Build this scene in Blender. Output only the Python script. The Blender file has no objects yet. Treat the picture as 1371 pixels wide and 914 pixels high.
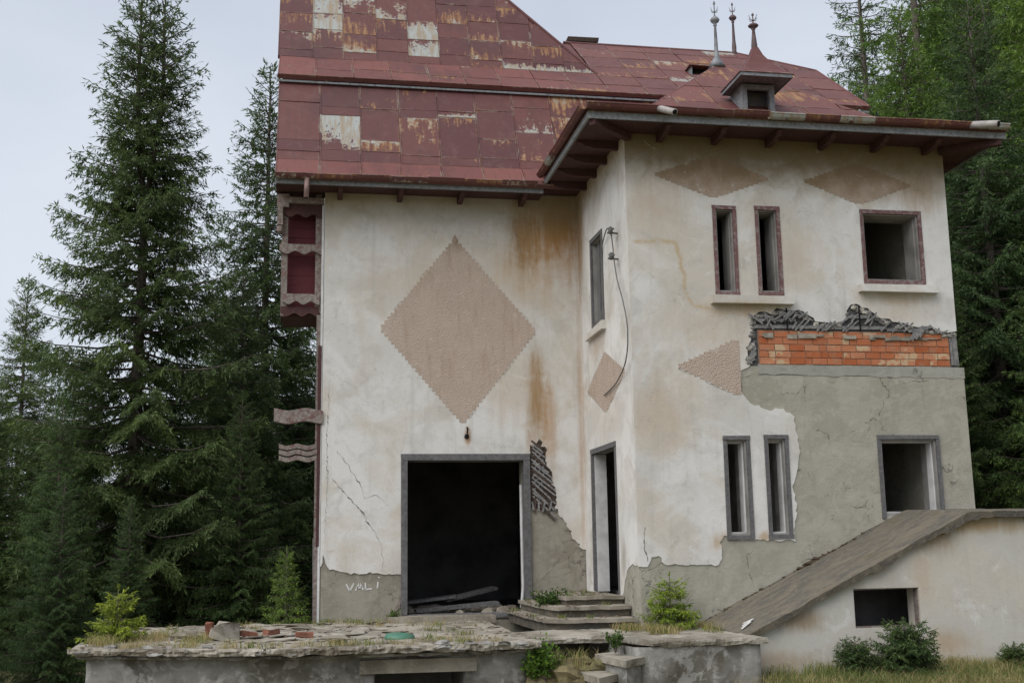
import bpy, math, random
import numpy as np
from mathutils import Vector, Matrix, noise as mnoise
from mathutils.geometry import delaunay_2d_cdt

random.seed(7)
S = bpy.context.scene
COL = S.collection

# ------------------------------------------------------------------ camera
CAM = (1.5816, -17.0952, 0.8856)
YAW, PIT, ROL = 0.17832, 0.17771, -0.01571
cd = bpy.data.cameras.new('camera')
cd.sensor_width = 36.0
cd.lens = 1555.0 / 1371.0 * 36.0
cd.clip_start = 0.1
cd.clip_end = 3000
cam = bpy.data.objects.new('camera', cd)
COL.objects.link(cam)
F = Vector((math.sin(YAW) * math.cos(PIT), math.cos(YAW) * math.cos(PIT), math.sin(PIT)))
Rv = Vector((math.cos(YAW), -math.sin(YAW), 0))
Uv = Rv.cross(F)
R2 = Rv * math.cos(ROL) + Uv * math.sin(ROL)
U2 = -Rv * math.sin(ROL) + Uv * math.cos(ROL)
cam.matrix_world = Matrix(((R2.x, U2.x, -F.x, CAM[0]), (R2.y, U2.y, -F.y, CAM[1]),
                           (R2.z, U2.z, -F.z, CAM[2]), (0, 0, 0, 1)))
S.camera = cam

# ------------------------------------------------------------------ sky, sun, exposure
SUN_EL, SUN_AZ = math.radians(50), math.radians(232)   # azimuth clockwise from +y: behind the camera, from the left
w = bpy.data.worlds.new('World')
S.world = w
w.use_nodes = True
wn = w.node_tree
wn.nodes.clear()
wo = wn.nodes.new('ShaderNodeOutputWorld')
bg = wn.nodes.new('ShaderNodeBackground')
sky = wn.nodes.new('ShaderNodeTexSky')
sky.sky_type = 'NISHITA'
sky.sun_disc = False
sky.sun_elevation = SUN_EL
sky.sun_rotation = SUN_AZ
sky.air_density = 1.0
sky.dust_density = 2.0
sc_ = wn.nodes.new('ShaderNodeVectorMath'); sc_.operation = 'SCALE'; sc_.inputs['Scale'].default_value = 0.09
wn.links.new(sky.outputs[0], sc_.inputs[0])
tc = wn.nodes.new('ShaderNodeTexCoord')
nz = wn.nodes.new('ShaderNodeTexNoise')
nz.inputs['Scale'].default_value = 1.7
nz.inputs['Detail'].default_value = 5
nz.inputs['Roughness'].default_value = 0.5
mp = wn.nodes.new('ShaderNodeMapping'); mp.inputs['Scale'].default_value = (1, 1, 2.5)
wn.links.new(tc.outputs['Generated'], mp.inputs[0]); wn.links.new(mp.outputs[0], nz.inputs['Vector'])
cr = wn.nodes.new('ShaderNodeValToRGB')
cr.color_ramp.elements[0].position = 0.32; cr.color_ramp.elements[0].color = (0.335, 0.365, 0.425, 1)
cr.color_ramp.elements[1].position = 0.70; cr.color_ramp.elements[1].color = (0.475, 0.497, 0.535, 1)
wn.links.new(nz.outputs['Fac'], cr.inputs[0])
mx = wn.nodes.new('ShaderNodeMix'); mx.data_type = 'RGBA'; mx.inputs[0].default_value = 0.80
wn.links.new(sc_.outputs[0], mx.inputs[6]); wn.links.new(cr.outputs[0], mx.inputs[7])
wn.links.new(mx.outputs[2], bg.inputs[0])
bg.inputs[1].default_value = 1.0
wn.links.new(bg.outputs[0], wo.inputs[0])

sl = bpy.data.lights.new('sun', 'SUN')
sl.energy = 1.5
sl.angle = math.radians(60)
sl.color = (1.0, 0.965, 0.91)
so = bpy.data.objects.new('sun', sl)
COL.objects.link(so)
sd = Vector((math.sin(SUN_AZ) * math.cos(SUN_EL), math.cos(SUN_AZ) * math.cos(SUN_EL), math.sin(SUN_EL)))
so.rotation_euler = (-sd).to_track_quat('-Z', 'Y').to_euler()
so.location = (0, -20, 30)

S.view_settings.view_transform = 'Standard'
S.view_settings.look = 'None'
S.view_settings.exposure = 0.8
S.view_settings.gamma = 1.0
S.view_settings.use_curve_mapping = False
S.render.engine = 'CYCLES'
S.cycles.max_bounces = 6
S.cycles.transparent_max_bounces = 8
S.cycles.use_denoising = True

# ------------------------------------------------------------------ materials
class M:
    """small wrapper to write node materials in few lines"""
    def __init__(s, name):
        s.m = bpy.data.materials.new(name); s.m.use_nodes = True
        s.t = s.m.node_tree; s.t.nodes.clear()
        s.out = s.t.nodes.new('ShaderNodeOutputMaterial')
        s.b = s.t.nodes.new('ShaderNodeBsdfPrincipled')
        s.b.inputs['Roughness'].default_value = 0.85
        s.b.inputs['Specular IOR Level'].default_value = 0.25
        s.t.links.new(s.b.outputs[0], s.out.inputs[0])
        s._pos = None
    def set(s, sock, v):
        if hasattr(v, 'links'): s.t.links.new(v, sock)
        elif isinstance(v, (tuple, list)) and len(v) == 3 and sock.type == 'RGBA': sock.default_value = (*v, 1)
        else: sock.default_value = v
    def pos(s):
        if s._pos is None: s._pos = s.t.nodes.new('ShaderNodeNewGeometry').outputs['Position']
        return s._pos
    def objc(s): return s.t.nodes.new('ShaderNodeTexCoord').outputs['Object']
    def oinfo(s): return s.t.nodes.new('ShaderNodeObjectInfo')
    def mapped(s, v, scale=(1, 1, 1), loc=(0, 0, 0)):
        n = s.t.nodes.new('ShaderNodeMapping'); s.set(n.inputs[0], v)
        n.inputs['Scale'].default_value = scale; s.set(n.inputs['Location'], loc)
        return n.outputs[0]
    def noise(s, scale, detail=4, rough=0.55, vec=None, dist=0.0):
        n = s.t.nodes.new('ShaderNodeTexNoise'); s.set(n.inputs['Vector'], vec if vec is not None else s.pos())
        n.inputs['Scale'].default_value = scale; n.inputs['Detail'].default_value = detail
        n.inputs['Roughness'].default_value = rough; n.inputs['Distortion'].default_value = dist
        return n.outputs['Fac']
    def voro(s, scale, vec=None, feature='F1'):
        n = s.t.nodes.new('ShaderNodeTexVoronoi'); s.set(n.inputs['Vector'], vec if vec is not None else s.pos())
        n.inputs['Scale'].default_value = scale; n.feature = feature
        return n.outputs['Distance']
    def math(s, op, a, b=0.0, c=None, clamp=False):
        n = s.t.nodes.new('ShaderNodeMath'); n.operation = op; n.use_clamp = clamp
        s.set(n.inputs[0], a); s.set(n.inputs[1], b)
        if c is not None: s.set(n.inputs[2], c)
        return n.outputs[0]
    def mul(s, a, b): return s.math('MULTIPLY', a, b)
    def add(s, a, b): return s.math('ADD', a, b)
    def step(s, v, lo, hi):
        n = s.t.nodes.new('ShaderNodeMapRange'); n.interpolation_type = 'SMOOTHSTEP'
        s.set(n.inputs['Value'], v); s.set(n.inputs['From Min'], lo); s.set(n.inputs['From Max'], hi)
        return n.outputs[0]
    def mix(s, f, a, b):
        n = s.t.nodes.new('ShaderNodeMix'); n.data_type = 'RGBA'
        s.set(n.inputs[0], f); s.set(n.inputs[6], a); s.set(n.inputs[7], b)
        return n.outputs[2]
    def xyz(s, v):
        n = s.t.nodes.new('ShaderNodeSeparateXYZ'); s.set(n.inputs[0], v); return n.outputs
    def attr(s, name, typ='GEOMETRY'):
        n = s.t.nodes.new('ShaderNodeAttribute'); n.attribute_name = name; n.attribute_type = typ; return n.outputs
    def bump(s, h, strength=0.4, dist=0.02):
        n = s.t.nodes.new('ShaderNodeBump'); s.set(n.inputs['Height'], h)
        n.inputs['Strength'].default_value = strength; n.inputs['Distance'].default_value = dist
        s.set(s.b.inputs['Normal'], n.outputs[0])
    def col(s, c): s.set(s.b.inputs['Base Color'], c)
    def rough(s, r): s.set(s.b.inputs['Roughness'], r)

def plaster(name, axis, stains, top=None, seed=0.0, base=(0.67, 0.665, 0.645), beige=(0.55, 0.50, 0.43), amt=0.45, lines=()):
    """old lime plaster; axis 'x' or 'y' is the horizontal wall axis, stains = (u, z, ru, rz, colour, strength)"""
    m = M(name)
    p = m.pos(); X = m.xyz(p); u = X[0] if axis == 'x' else X[1]; z = X[2]
    pp = m.mapped(p, loc=(seed, seed, seed))
    n1 = m.noise(0.9, 4, 0.55, pp, 0.6)
    n2 = m.noise(3.2, 5, 0.6, pp, 0.8)
    n3 = m.noise(14, 4, 0.6, pp)
    st = m.noise(3.0, 4, 0.6, m.mapped(pp, (2.2, 2.2, 0.16)))
    n0 = m.noise(0.45, 5, 0.62, pp, 1.2)
    c = m.mix(m.mul(m.step(n1, 0.56 - amt * 0.25, 0.74 - amt * 0.25), 0.85), base, beige)
    c = m.mix(m.mul(m.step(n0, 0.46, 0.60), 0.50), c, (0.50, 0.485, 0.45))
    c = m.mix(m.mul(m.step(m.noise(1.7, 5, 0.7, pp, 1.5), 0.55, 0.66), 0.5), c, (0.68, 0.675, 0.655))
    c = m.mix(m.mul(m.step(n2, 0.48, 0.72), 0.45), c, (0.44, 0.42, 0.385))
    c = m.mix(m.mul(m.step(st, 0.52, 0.78), 0.40), c, (0.40, 0.385, 0.345))
    wob = m.add(m.mul(m.math('SUBTRACT', n2, 0.5), 1.1), m.mul(m.math('SUBTRACT', n3, 0.5), 0.35))
    stk = m.math('SUBTRACT', m.noise(7.0, 4, 0.6, m.mapped(pp, (1.6, 1.6, 0.22))), 0.5)
    fst = m.noise(15.0, 5, 0.65, m.mapped(pp, (1.5, 1.5, 0.20)), 0.5)
    for (su, sz, ru, rz, sc, k) in stains:
        du = m.mul(m.math('SUBTRACT', u, su), 1 / ru); dz = m.mul(m.math('SUBTRACT', z, sz), 1 / rz)
        d = m.math('SQRT', m.add(m.mul(du, du), m.mul(dz, dz)))
        d = m.add(d, m.add(m.mul(wob, 0.9), m.mul(stk, 0.9)))
        f = m.mul(m.math('SUBTRACT', 1.0, m.step(d, 0.10, 1.25)), m.add(0.55, m.mul(fst, 0.9)))
        c = m.mix(m.mul(m.math('MINIMUM', f, 1.0), k), c, sc)
    for (pts, lw, sc, k) in lines:          # run-off marks along a polyline
        best = None
        for (ax, az), (bx_, bz) in zip(pts[:-1], pts[1:]):
            ex, ez = bx_ - ax, bz - az; L2 = ex * ex + ez * ez
            pu = m.math('SUBTRACT', m.add(u, m.mul(m.math('SUBTRACT', n2, 0.5), 0.16)), ax); pz = m.math('SUBTRACT', m.add(z, m.mul(m.math('SUBTRACT', n1, 0.5), 0.16)), az)
            t_ = m.math('ADD', m.mul(pu, ex / L2), m.mul(pz, ez / L2), clamp=True)
            qx = m.math('SUBTRACT', pu, m.mul(t_, ex)); qz = m.math('SUBTRACT', pz, m.mul(t_, ez)); d = m.math('SQRT', m.add(m.mul(qx, qx), m.mul(qz, qz)))
            best = d if best is None else m.math('MINIMUM', best, d)
        f = m.mul(m.math('SUBTRACT', 1.0, m.step(best, 0.0, lw)), m.step(m.noise(11, 4, 0.7, pp), 0.32, 0.58))
        c = m.mix(m.mul(f, k), c, sc)
    if top:  # ochre stain under the eaves, with eave shade painted into the colour
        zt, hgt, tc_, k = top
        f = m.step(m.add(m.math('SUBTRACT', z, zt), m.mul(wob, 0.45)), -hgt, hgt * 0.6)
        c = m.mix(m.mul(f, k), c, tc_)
    c = m.mix(m.mul(m.step(n3, 0.60, 0.75), 0.22), c, (0.35, 0.33, 0.29))
    gr = m.noise(85, 3, 0.7, pp); c = m.mix(m.mul(m.step(gr, 0.45, 0.75), 0.28), c, (0.33, 0.31, 0.27))
    fl = m.mul(m.step(m.noise(5.0, 7, 0.72, pp, 0.9), 0.630, 0.640), m.step(n1, 0.45, 0.5))      # flaked-off skim, sharp edged
    c = m.mix(m.mul(fl, 0.55), c, (0.47, 0.43, 0.365))
    nw = m.t.nodes.new('ShaderNodeTexNoise'); m.set(nw.inputs['Vector'], pp); nw.inputs['Scale'].default_value = 2.5; nw.inputs['Detail'].default_value = 6
    vm = m.t.nodes.new('ShaderNodeVectorMath'); vm.operation = 'MULTIPLY_ADD'; m.set(vm.inputs[0], nw.outputs['Color']); vm.inputs[1].default_value = (1.1, 1.1, 1.1); m.set(vm.inputs[2], pp)
    hc = m.mul(m.math('SUBTRACT', 1.0, m.step(m.voro(0.8, vm.outputs[0], 'DISTANCE_TO_EDGE'), 0.0, 0.007)), m.step(n0, 0.46, 0.54))
    c = m.mix(m.mul(hc, 0.28), c, (0.25, 0.23, 0.20))
    # small chips
    ch = m.step(m.noise(26, 3, 0.7, pp), 0.70, 0.735)
    c = m.mix(m.mul(ch, 0.55), c, (0.30, 0.28, 0.25))
    m.col(c); m.rough(0.92)
    h = m.add(m.mul(n3, 0.5), m.add(m.mul(n2, 0.6), m.add(m.mul(gr, 0.25), m.mul(fl, -0.35))))
    m.bump(h, 0.35, 0.02)
    return m.m

def cement(name, a, b, c2, seed=0.0, brk=True):
    m = M(name); pp = m.mapped(m.pos(), loc=(seed, seed * 2, 0))
    n1 = m.noise(1.6, 5, 0.6, pp, 0.5); n2 = m.noise(9, 5, 0.65, pp); n3 = m.noise(45, 3, 0.6, pp)
    st = m.noise(4, 3, 0.6, m.mapped(pp, (1.5, 1.5, 0.2)))
    c = m.mix(m.step(n1, 0.35, 0.65), a, b)
    c = m.mix(m.mul(m.step(n2, 0.5, 0.75), 0.6), c, c2)
    c = m.mix(m.mul(m.step(st, 0.55, 0.75), 0.35), c, tuple(x * 0.6 for x in a))
    sc = m.noise(5.5, 5, 0.7, m.mapped(pp, (0.7, 0.7, 2.6)), 1.2)
    c = m.mix(m.mul(m.step(sc, 0.54, 0.68), 0.5), c, tuple(x * 0.66 for x in a))
    c = m.mix(m.mul(m.step(m.noise(2.4, 5, 0.65, pp, 1.0), 0.52, 0.58), 0.35), c, c2)
    hh = m.add(m.mul(n2, 0.8), m.mul(n3, 0.35))
    if brk:
        nw = m.t.nodes.new('ShaderNodeTexNoise'); m.set(nw.inputs['Vector'], pp); nw.inputs['Scale'].default_value = 3.0; nw.inputs['Detail'].default_value = 5
        vm = m.t.nodes.new('ShaderNodeVectorMath'); vm.operation = 'MULTIPLY_ADD'; m.set(vm.inputs[0], nw.outputs['Color']); vm.inputs[1].default_value = (0.8, 0.8, 0.8); m.set(vm.inputs[2], pp)
        cb = m.voro(1.1, vm.outputs[0], 'DISTANCE_TO_EDGE')
        cb2 = m.math('ADD', cb, m.mul(m.math('SUBTRACT', n2, 0.5), 0.06))
        ck = m.mul(m.math('SUBTRACT', 1.0, m.step(cb2, 0.000, 0.010)), m.step(n1, 0.45, 0.6))
        c = m.mix(m.mul(ck, 0.7), c, (0.10, 0.095, 0.085)); hh = m.math('SUBTRACT', hh, m.mul(ck, 0.6))
    m.col(c); m.rough(0.93); m.bump(hh, 0.5, 0.02)
    return m.m

def wood(name, a, b, paint=None, pk=0.0, scale=(1, 1, 1)):
    """weathered wood, grain along the longest local axis is approximated by a stretched noise; paint flakes on top"""
    m = M(name); p = m.pos()
    g = m.noise(22, 5, 0.65, m.mapped(p, scale)); g2 = m.noise(5, 3, 0.5, p)
    c = m.mix(m.step(g, 0.3, 0.7), a, b)
    c = m.mix(m.mul(m.step(g2, 0.5, 0.7), 0.3), c, tuple(x * 0.6 for x in a))
    if paint:
        f = m.noise(16, 6, 0.75, m.mapped(p, scale), 0.4)
        c = m.mix(m.mul(m.step(f, 0.62 - pk * 0.4, 0.74 - pk * 0.4), 0.8), c, paint)
    m.col(c); m.rough(0.8); m.bump(g, 0.4, 0.01)
    return m.m

def roof_metal():
    """painted sheet iron: object colour r = bare zinc, g = tone, b = rust"""
    m = M('roof_sheet_iron'); oi = m.oinfo(); oc = m.xyz(oi.outputs['Color']); rnd = oi.outputs['Random']
    p = m.objc()
    cmb = m.t.nodes.new('ShaderNodeCombineXYZ'); m.set(cmb.inputs[0], m.mul(rnd, 37.0)); m.set(cmb.inputs[1], m.mul(rnd, 91.0)); m.set(cmb.inputs[2], m.mul(rnd, 13.0))
    pp = m.mapped(p, (1, 1, 1), cmb.outputs[0])
    zinc, tone, rust = oc[0], oc[1], oc[2]
    n1 = m.noise(1.9, 5, 0.62, m.pos(), 0.7); n2 = m.noise(11, 5, 0.65, pp)
    st = m.noise(9, 4, 0.65, m.mapped(pp, (1.5, 0.22, 1)))
    st2 = m.noise(16, 3, 0.6, m.mapped(pp, (1.4, 0.12, 1)))
    c = m.mix(tone, (0.088, 0.028, 0.030), (0.190, 0.068, 0.055))
    c = m.mix(m.mul(m.step(st2, 0.5, 0.72), 0.45), c, (0.070, 0.034, 0.036))
    c = m.mix(m.mul(m.step(m.noise(4.5, 5, 0.65, pp, 0.8), 0.48, 0.72), 0.45), c, (0.155, 0.080, 0.072))
    c = m.mix(m.mul(m.step(m.noise(1.1, 4, 0.6), 0.5, 0.68), 0.5), c, (0.070, 0.028, 0.031))
    c = m.mix(m.mul(m.step(n2, 0.55, 0.75), 0.3), c, (0.13, 0.06, 0.045))
    # v is 0 at the lower edge, 1 at the top of the panel: paint is lost from one end
    gn = m.xyz(m.t.nodes.new('ShaderNodeTexCoord').outputs['Generated'])
    sgn = m.math('SUBTRACT', m.mul(m.math('GREATER_THAN', m.math('FRACT', m.mul(rnd, 7.3)), 0.5), 2.0), 1.0)
    grad = m.mul(m.mul(m.math('SUBTRACT', gn[1], 0.5), sgn), 0.34)
    field = m.add(m.add(m.add(m.mul(n1, 0.80), m.mul(st, 0.75)), m.mul(m.noise(16, 6, 0.75, pp, 0.6), 0.75)), m.math('SUBTRACT', grad, 0.20))      # about 0.95 on average
    zr = m.math('SUBTRACT', 1.40, m.mul(zinc, 0.60))
    rr = m.math('SUBTRACT', 1.36, m.mul(rust, 0.52))
    fr = m.step(m.add(field, m.mul(m.math('SUBTRACT', st2, 0.5), 0.5)), rr, m.add(rr, 0.14))
    c = m.mix(m.mul(fr, 0.9), c, m.mix(m.step(st, 0.38, 0.68), (0.165, 0.060, 0.024), (0.33, 0.185, 0.085)))
    fz = m.step(field, zr, m.add(zr, 0.06))
    zc = m.mix(m.step(st, 0.42, 0.62), (0.34, 0.36, 0.345), (0.29, 0.235, 0.17))
    c = m.mix(fz, c, zc)
    ed = m.math('MAXIMUM', m.math('ABSOLUTE', m.math('SUBTRACT', gn[0], 0.5)), m.math('ABSOLUTE', m.math('SUBTRACT', gn[1], 0.5)))
    fe = m.mul(m.step(m.add(ed, m.mul(m.math('SUBTRACT', n2, 0.5), 0.10)), 0.455, 0.50), m.step(n1, 0.42, 0.60))
    c = m.mix(m.mul(fe, 0.7), c, m.mix(m.step(st, 0.4, 0.6), (0.30, 0.26, 0.215), (0.20, 0.095, 0.05)))
    m.col(c); m.rough(m.math('SUBTRACT', 0.62, m.mul(fz, 0.1)))
    m.b.inputs['Specular IOR Level'].default_value = 0.4
    m.bump(m.add(m.mul(n1, 0.6), m.mul(n2, 0.25)), 0.35, 0.03)
    return m.m

def foliage(name, a, b, tip):
    m = M(name); t = m.attr('tint')['Fac']; oi = m.oinfo()
    c = m.mix(t, a, b)
    c = m.mix(m.step(t, 0.80, 0.95), c, tip)
    mm = m.t.nodes.new('ShaderNodeMix'); mm.data_type = 'RGBA'; mm.blend_type = 'MULTIPLY'; mm.inputs[0].default_value = 1
    m.set(mm.inputs[6], c); m.set(mm.inputs[7], oi.outputs['Color'])
    c = mm.outputs[2]
    m.col(c); m.rough(0.6); m.b.inputs['Specular IOR Level'].default_value = 0.3
    tr = m.t.nodes.new('ShaderNodeBsdfTranslucent'); m.set(tr.inputs[0], c)
    ms = m.t.nodes.new('ShaderNodeMixShader'); ms.inputs[0].default_value = 0.35
    m.t.links.new(m.b.outputs[0], ms.inputs[1]); m.t.links.new(tr.outputs[0], ms.inputs[2]); m.t.links.new(ms.outputs[0], m.out.inputs[0])
    return m.m

def plain(name, c, rough=0.8, var=0.3, scale=12, spec=0.25):
    m = M(name); n = m.noise(scale, 5, 0.6)
    m.col(m.mix(m.step(n, 0.35, 0.7), c, tuple(x * (1 - var) for x in c))); m.rough(rough)
    m.b.inputs['Specular IOR Level'].default_value = spec; m.bump(n, 0.3, 0.01)
    return m.m

OCH = (0.29, 0.165, 0.055); ORG = (0.38, 0.20, 0.075); PEACH = (0.50, 0.405, 0.305); DGR = (0.30, 0.285, 0.24); MOULD = (0.24, 0.19, 0.105)
MAT = {}
MAT['plaster_a'] = plaster('plaster_front', 'x', [
    (5.00, 5.2, 1.0, 0.75, PEACH, 0.75), (3.6, 4.9, 1.6, 1.0, PEACH, 0.35), (5.35, 5.80, 0.65, 0.85, ORG, 0.95), (5.45, 5.95, 0.45, 0.55, OCH, 0.9), (4.85, 5.75, 0.28, 0.80, OCH, 0.85),
    (5.02, 3.1, 0.20, 0.95, OCH, 0.9), (5.22, 2.75, 0.16, 0.75, ORG, 0.6), (5.70, 2.6, 0.05, 2.2, ORG, 0.4), (3.97, 2.56, 0.06, 0.16, ORG, 0.8), (4.6, 3.2, 0.45, 0.5, PEACH, 0.5)],
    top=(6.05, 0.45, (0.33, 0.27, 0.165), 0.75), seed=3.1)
MAT['plaster_b'] = plaster('plaster_side', 'y', [
    (-0.10, 5.6, 0.35, 1.1, OCH, 0.85), (-0.05, 3.2, 0.12, 2.6, ORG, 0.35), (-1.0, 3.8, 0.6, 0.25, ORG, 0.35), (-1.6, 2.7, 1.2, 0.5, PEACH, 0.3), (-2.1, 0.75, 0.15, 0.3, DGR, 0.7)],
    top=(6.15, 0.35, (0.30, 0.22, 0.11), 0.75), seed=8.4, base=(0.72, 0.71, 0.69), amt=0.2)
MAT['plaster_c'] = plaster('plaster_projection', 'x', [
    (6.7, 3.75, 0.9, 0.45, PEACH, 0.55), (6.1, 2.6, 0.5, 0.6, PEACH, 0.6), (6.2, 5.5, 0.5, 0.6, PEACH, 0.5), (8.1, 4.65, 0.45, 0.5, PEACH, 0.35),
    (7.3, 3.98, 0.55, 0.12, (0.44, 0.33, 0.2), 0.7), (9.5, 4.16, 0.6, 0.10, (0.44, 0.33, 0.2), 0.6), (9.9, 5.75, 0.45, 0.45, OCH, 0.6),
    (6.85, 0.95, 0.18, 0.14, (0.42, 0.29, 0.15), 0.75), (7.4, 1.0, 0.10, 0.1, (0.42, 0.29, 0.15), 0.75), (9.6, 4.0, 0.5, 0.25, PEACH, 0.4)],
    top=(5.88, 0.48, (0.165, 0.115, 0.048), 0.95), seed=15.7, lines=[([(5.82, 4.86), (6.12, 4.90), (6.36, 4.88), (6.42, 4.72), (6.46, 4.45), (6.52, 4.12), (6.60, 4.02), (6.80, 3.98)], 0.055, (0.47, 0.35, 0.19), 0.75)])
MAT['plaster_annex'] = plaster('plaster_annex', 'x', [
    (7.2, 0.05, 0.35, 0.16, (0.30, 0.215, 0.13), 0.8), (8.9, 0.95, 0.45, 0.22, (0.33, 0.24, 0.15), 0.85), (9.6, 1.1, 0.7, 0.13, (0.35, 0.24, 0.11), 0.85), (8.75, 0.55, 0.18, 0.4, PEACH, 0.6),
    (9.0, -0.25, 0.4, 0.2, (0.42, 0.31, 0.2), 0.7), (7.0, -0.4, 0.5, 0.13, (0.38, 0.29, 0.2), 0.7), (7.7, 0.5, 0.5, 0.2, (0.45, 0.38, 0.25), 0.6)],
    seed=22.2, amt=0.55, base=(0.53, 0.515, 0.465))
MAT['cement_a'] = cement('cement_front', (0.30, 0.28, 0.23), (0.225, 0.205, 0.165), (0.36, 0.335, 0.28), 1.0)
MAT['cement_c'] = cement('cement_projection', (0.365, 0.350, 0.292), (0.31, 0.297, 0.243), (0.43, 0.412, 0.35), 5.0)
MAT['lintel'] = cement('cement_lintel', (0.285, 0.287, 0.26), (0.33, 0.322, 0.28), (0.38, 0.365, 0.32), 9.0)
MAT['concrete'] = cement('concrete', (0.29, 0.26, 0.215), (0.155, 0.135, 0.105), (0.39, 0.355, 0.30), 13.0, brk=False)
def ramp_mat():
    m = M('ramp_concrete'); p = m.pos(); st = m.noise(4.0, 5, 0.65, m.mapped(p, (0.55, 1.5, 0.55)), 1.0); n1 = m.noise(1.7, 5, 0.6); n2 = m.noise(16, 5, 0.7); n3 = m.noise(60, 3, 0.6)
    c = m.mix(m.step(st, 0.35, 0.65), (0.105, 0.098, 0.086), (0.175, 0.152, 0.115))
    c = m.mix(m.mul(m.step(n1, 0.5, 0.68), 0.6), c, (0.130, 0.108, 0.068))
    c = m.mix(m.mul(m.step(n2, 0.52, 0.7), 0.6), c, (0.245, 0.222, 0.18))
    c = m.mix(m.mul(m.step(n2, 0.30, 0.42), -0.0), c, (0.05, 0.045, 0.04))
    m.col(c); m.rough(0.95); m.bump(m.add(n2, m.mul(n3, 0.5)), 0.7, 0.03); return m.m
MAT['ramp'] = ramp_mat()
MAT['terrace_wall'] = cement('terrace_wall', (0.27, 0.265, 0.245), (0.10, 0.09, 0.072), (0.48, 0.475, 0.455), 21.0)
MAT['terrace_top'] = cement('terrace_top', (0.335, 0.305, 0.255), (0.15, 0.13, 0.10), (0.46, 0.435, 0.385), 25.0)
MAT['interior'] = plain('interior_plaster', (0.30, 0.29, 0.275), 0.95, 0.4, 2.5)
MAT['dark_interior'] = plain('interior_dark', (0.22, 0.21, 0.205), 0.95, 0.5, 1.8)  # darker grey for the hall, floors and recesses
MAT['roof'] = roof_metal()
MAT['grey_wood'] = wood('grey_weathered_wood', (0.12, 0.115, 0.115), (0.24, 0.235, 0.235), None)
MAT['pale_wood'] = wood('pale_weathered_wood', (0.17, 0.14, 0.125), (0.29, 0.26, 0.235), (0.14, 0.060, 0.058), 0.32)
MAT['red_frame'] = wood('red_flaking_frame', (0.19, 0.155, 0.148), (0.29, 0.25, 0.24), (0.135, 0.058, 0.057), 0.55)
MAT['grey_frame'] = wood('grey_flaking_frame', (0.095, 0.093, 0.095), (0.155, 0.152, 0.155), (0.20, 0.196, 0.196), 0.08)
MAT['maroon_wood'] = wood('maroon_painted_wood', (0.095, 0.052, 0.048), (0.055, 0.028, 0.027), (0.075, 0.033, 0.033), 0.50)
MAT['maroon_board'] = wood('maroon_board', (0.12, 0.030, 0.036), (0.085, 0.020, 0.026), (0.105, 0.026, 0.032), 0.75)
MAT['fascia'] = wood('blue_grey_fascia', (0.17, 0.182, 0.195), (0.28, 0.292, 0.305), (0.10, 0.085, 0.08), 0.2)
MAT['lath'] = wood('grey_lath', (0.125, 0.125, 0.13), (0.27, 0.265, 0.255), (0.38, 0.365, 0.325), 0.15)
MAT['lath_dark'] = plain('dark_lath_backing', (0.085, 0.083, 0.085), 0.95, 0.5, 20)
MAT['lath_brown'] = plain('rotten_timber', (0.085, 0.062, 0.05), 0.95, 0.5, 20)
MAT['glass'] = plain('dusty_glass', (0.16, 0.165, 0.165), 0.25, 0.35, 6, 0.5)
MAT['zinc'] = plain('zinc_pipe', (0.42, 0.39, 0.37), 0.55, 0.4, 9, 0.4)
MAT['pipe_red'] = plain('faded_red_pipe', (0.30, 0.20, 0.185), 0.6, 0.35, 9, 0.4)
MAT['black'] = plain('bore_black', (0.01, 0.01, 0.01), 0.9, 0.1)
MAT['chalk'] = plain('white_paint', (0.62, 0.62, 0.60), 0.9, 0.15, 40)
MAT['white_board'] = plain('white_board', (0.60, 0.60, 0.60), 0.8, 0.25, 5)
MAT['cable'] = plain('grey_cable', (0.13, 0.13, 0.125), 0.7, 0.2, 30)
MAT['crack'] = plain('crack', (0.25, 0.23, 0.205), 0.95, 0.4, 30)
MAT['bark'] = plain('spruce_bark', (0.17, 0.145, 0.125), 0.95, 0.5, 9)
MAT['lid'] = plain('green_plastic', (0.07, 0.19, 0.13), 0.5, 0.2, 9, 0.4)
MAT['finial_grey'] = plain('finial_zinc', (0.23, 0.245, 0.26), 0.5, 0.5, 9, 0.4)
MAT['finial_red'] = plain('finial_iron', (0.13, 0.085, 0.085), 0.6, 0.4, 9, 0.4)
MAT['needles'] = foliage('spruce_needles', (0.062, 0.096, 0.038), (0.128, 0.184, 0.058), (0.205, 0.275, 0.076))
MAT['leaves'] = foliage('fresh_leaves', (0.05, 0.10, 0.02), (0.085, 0.16, 0.028), (0.13, 0.20, 0.04))

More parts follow.
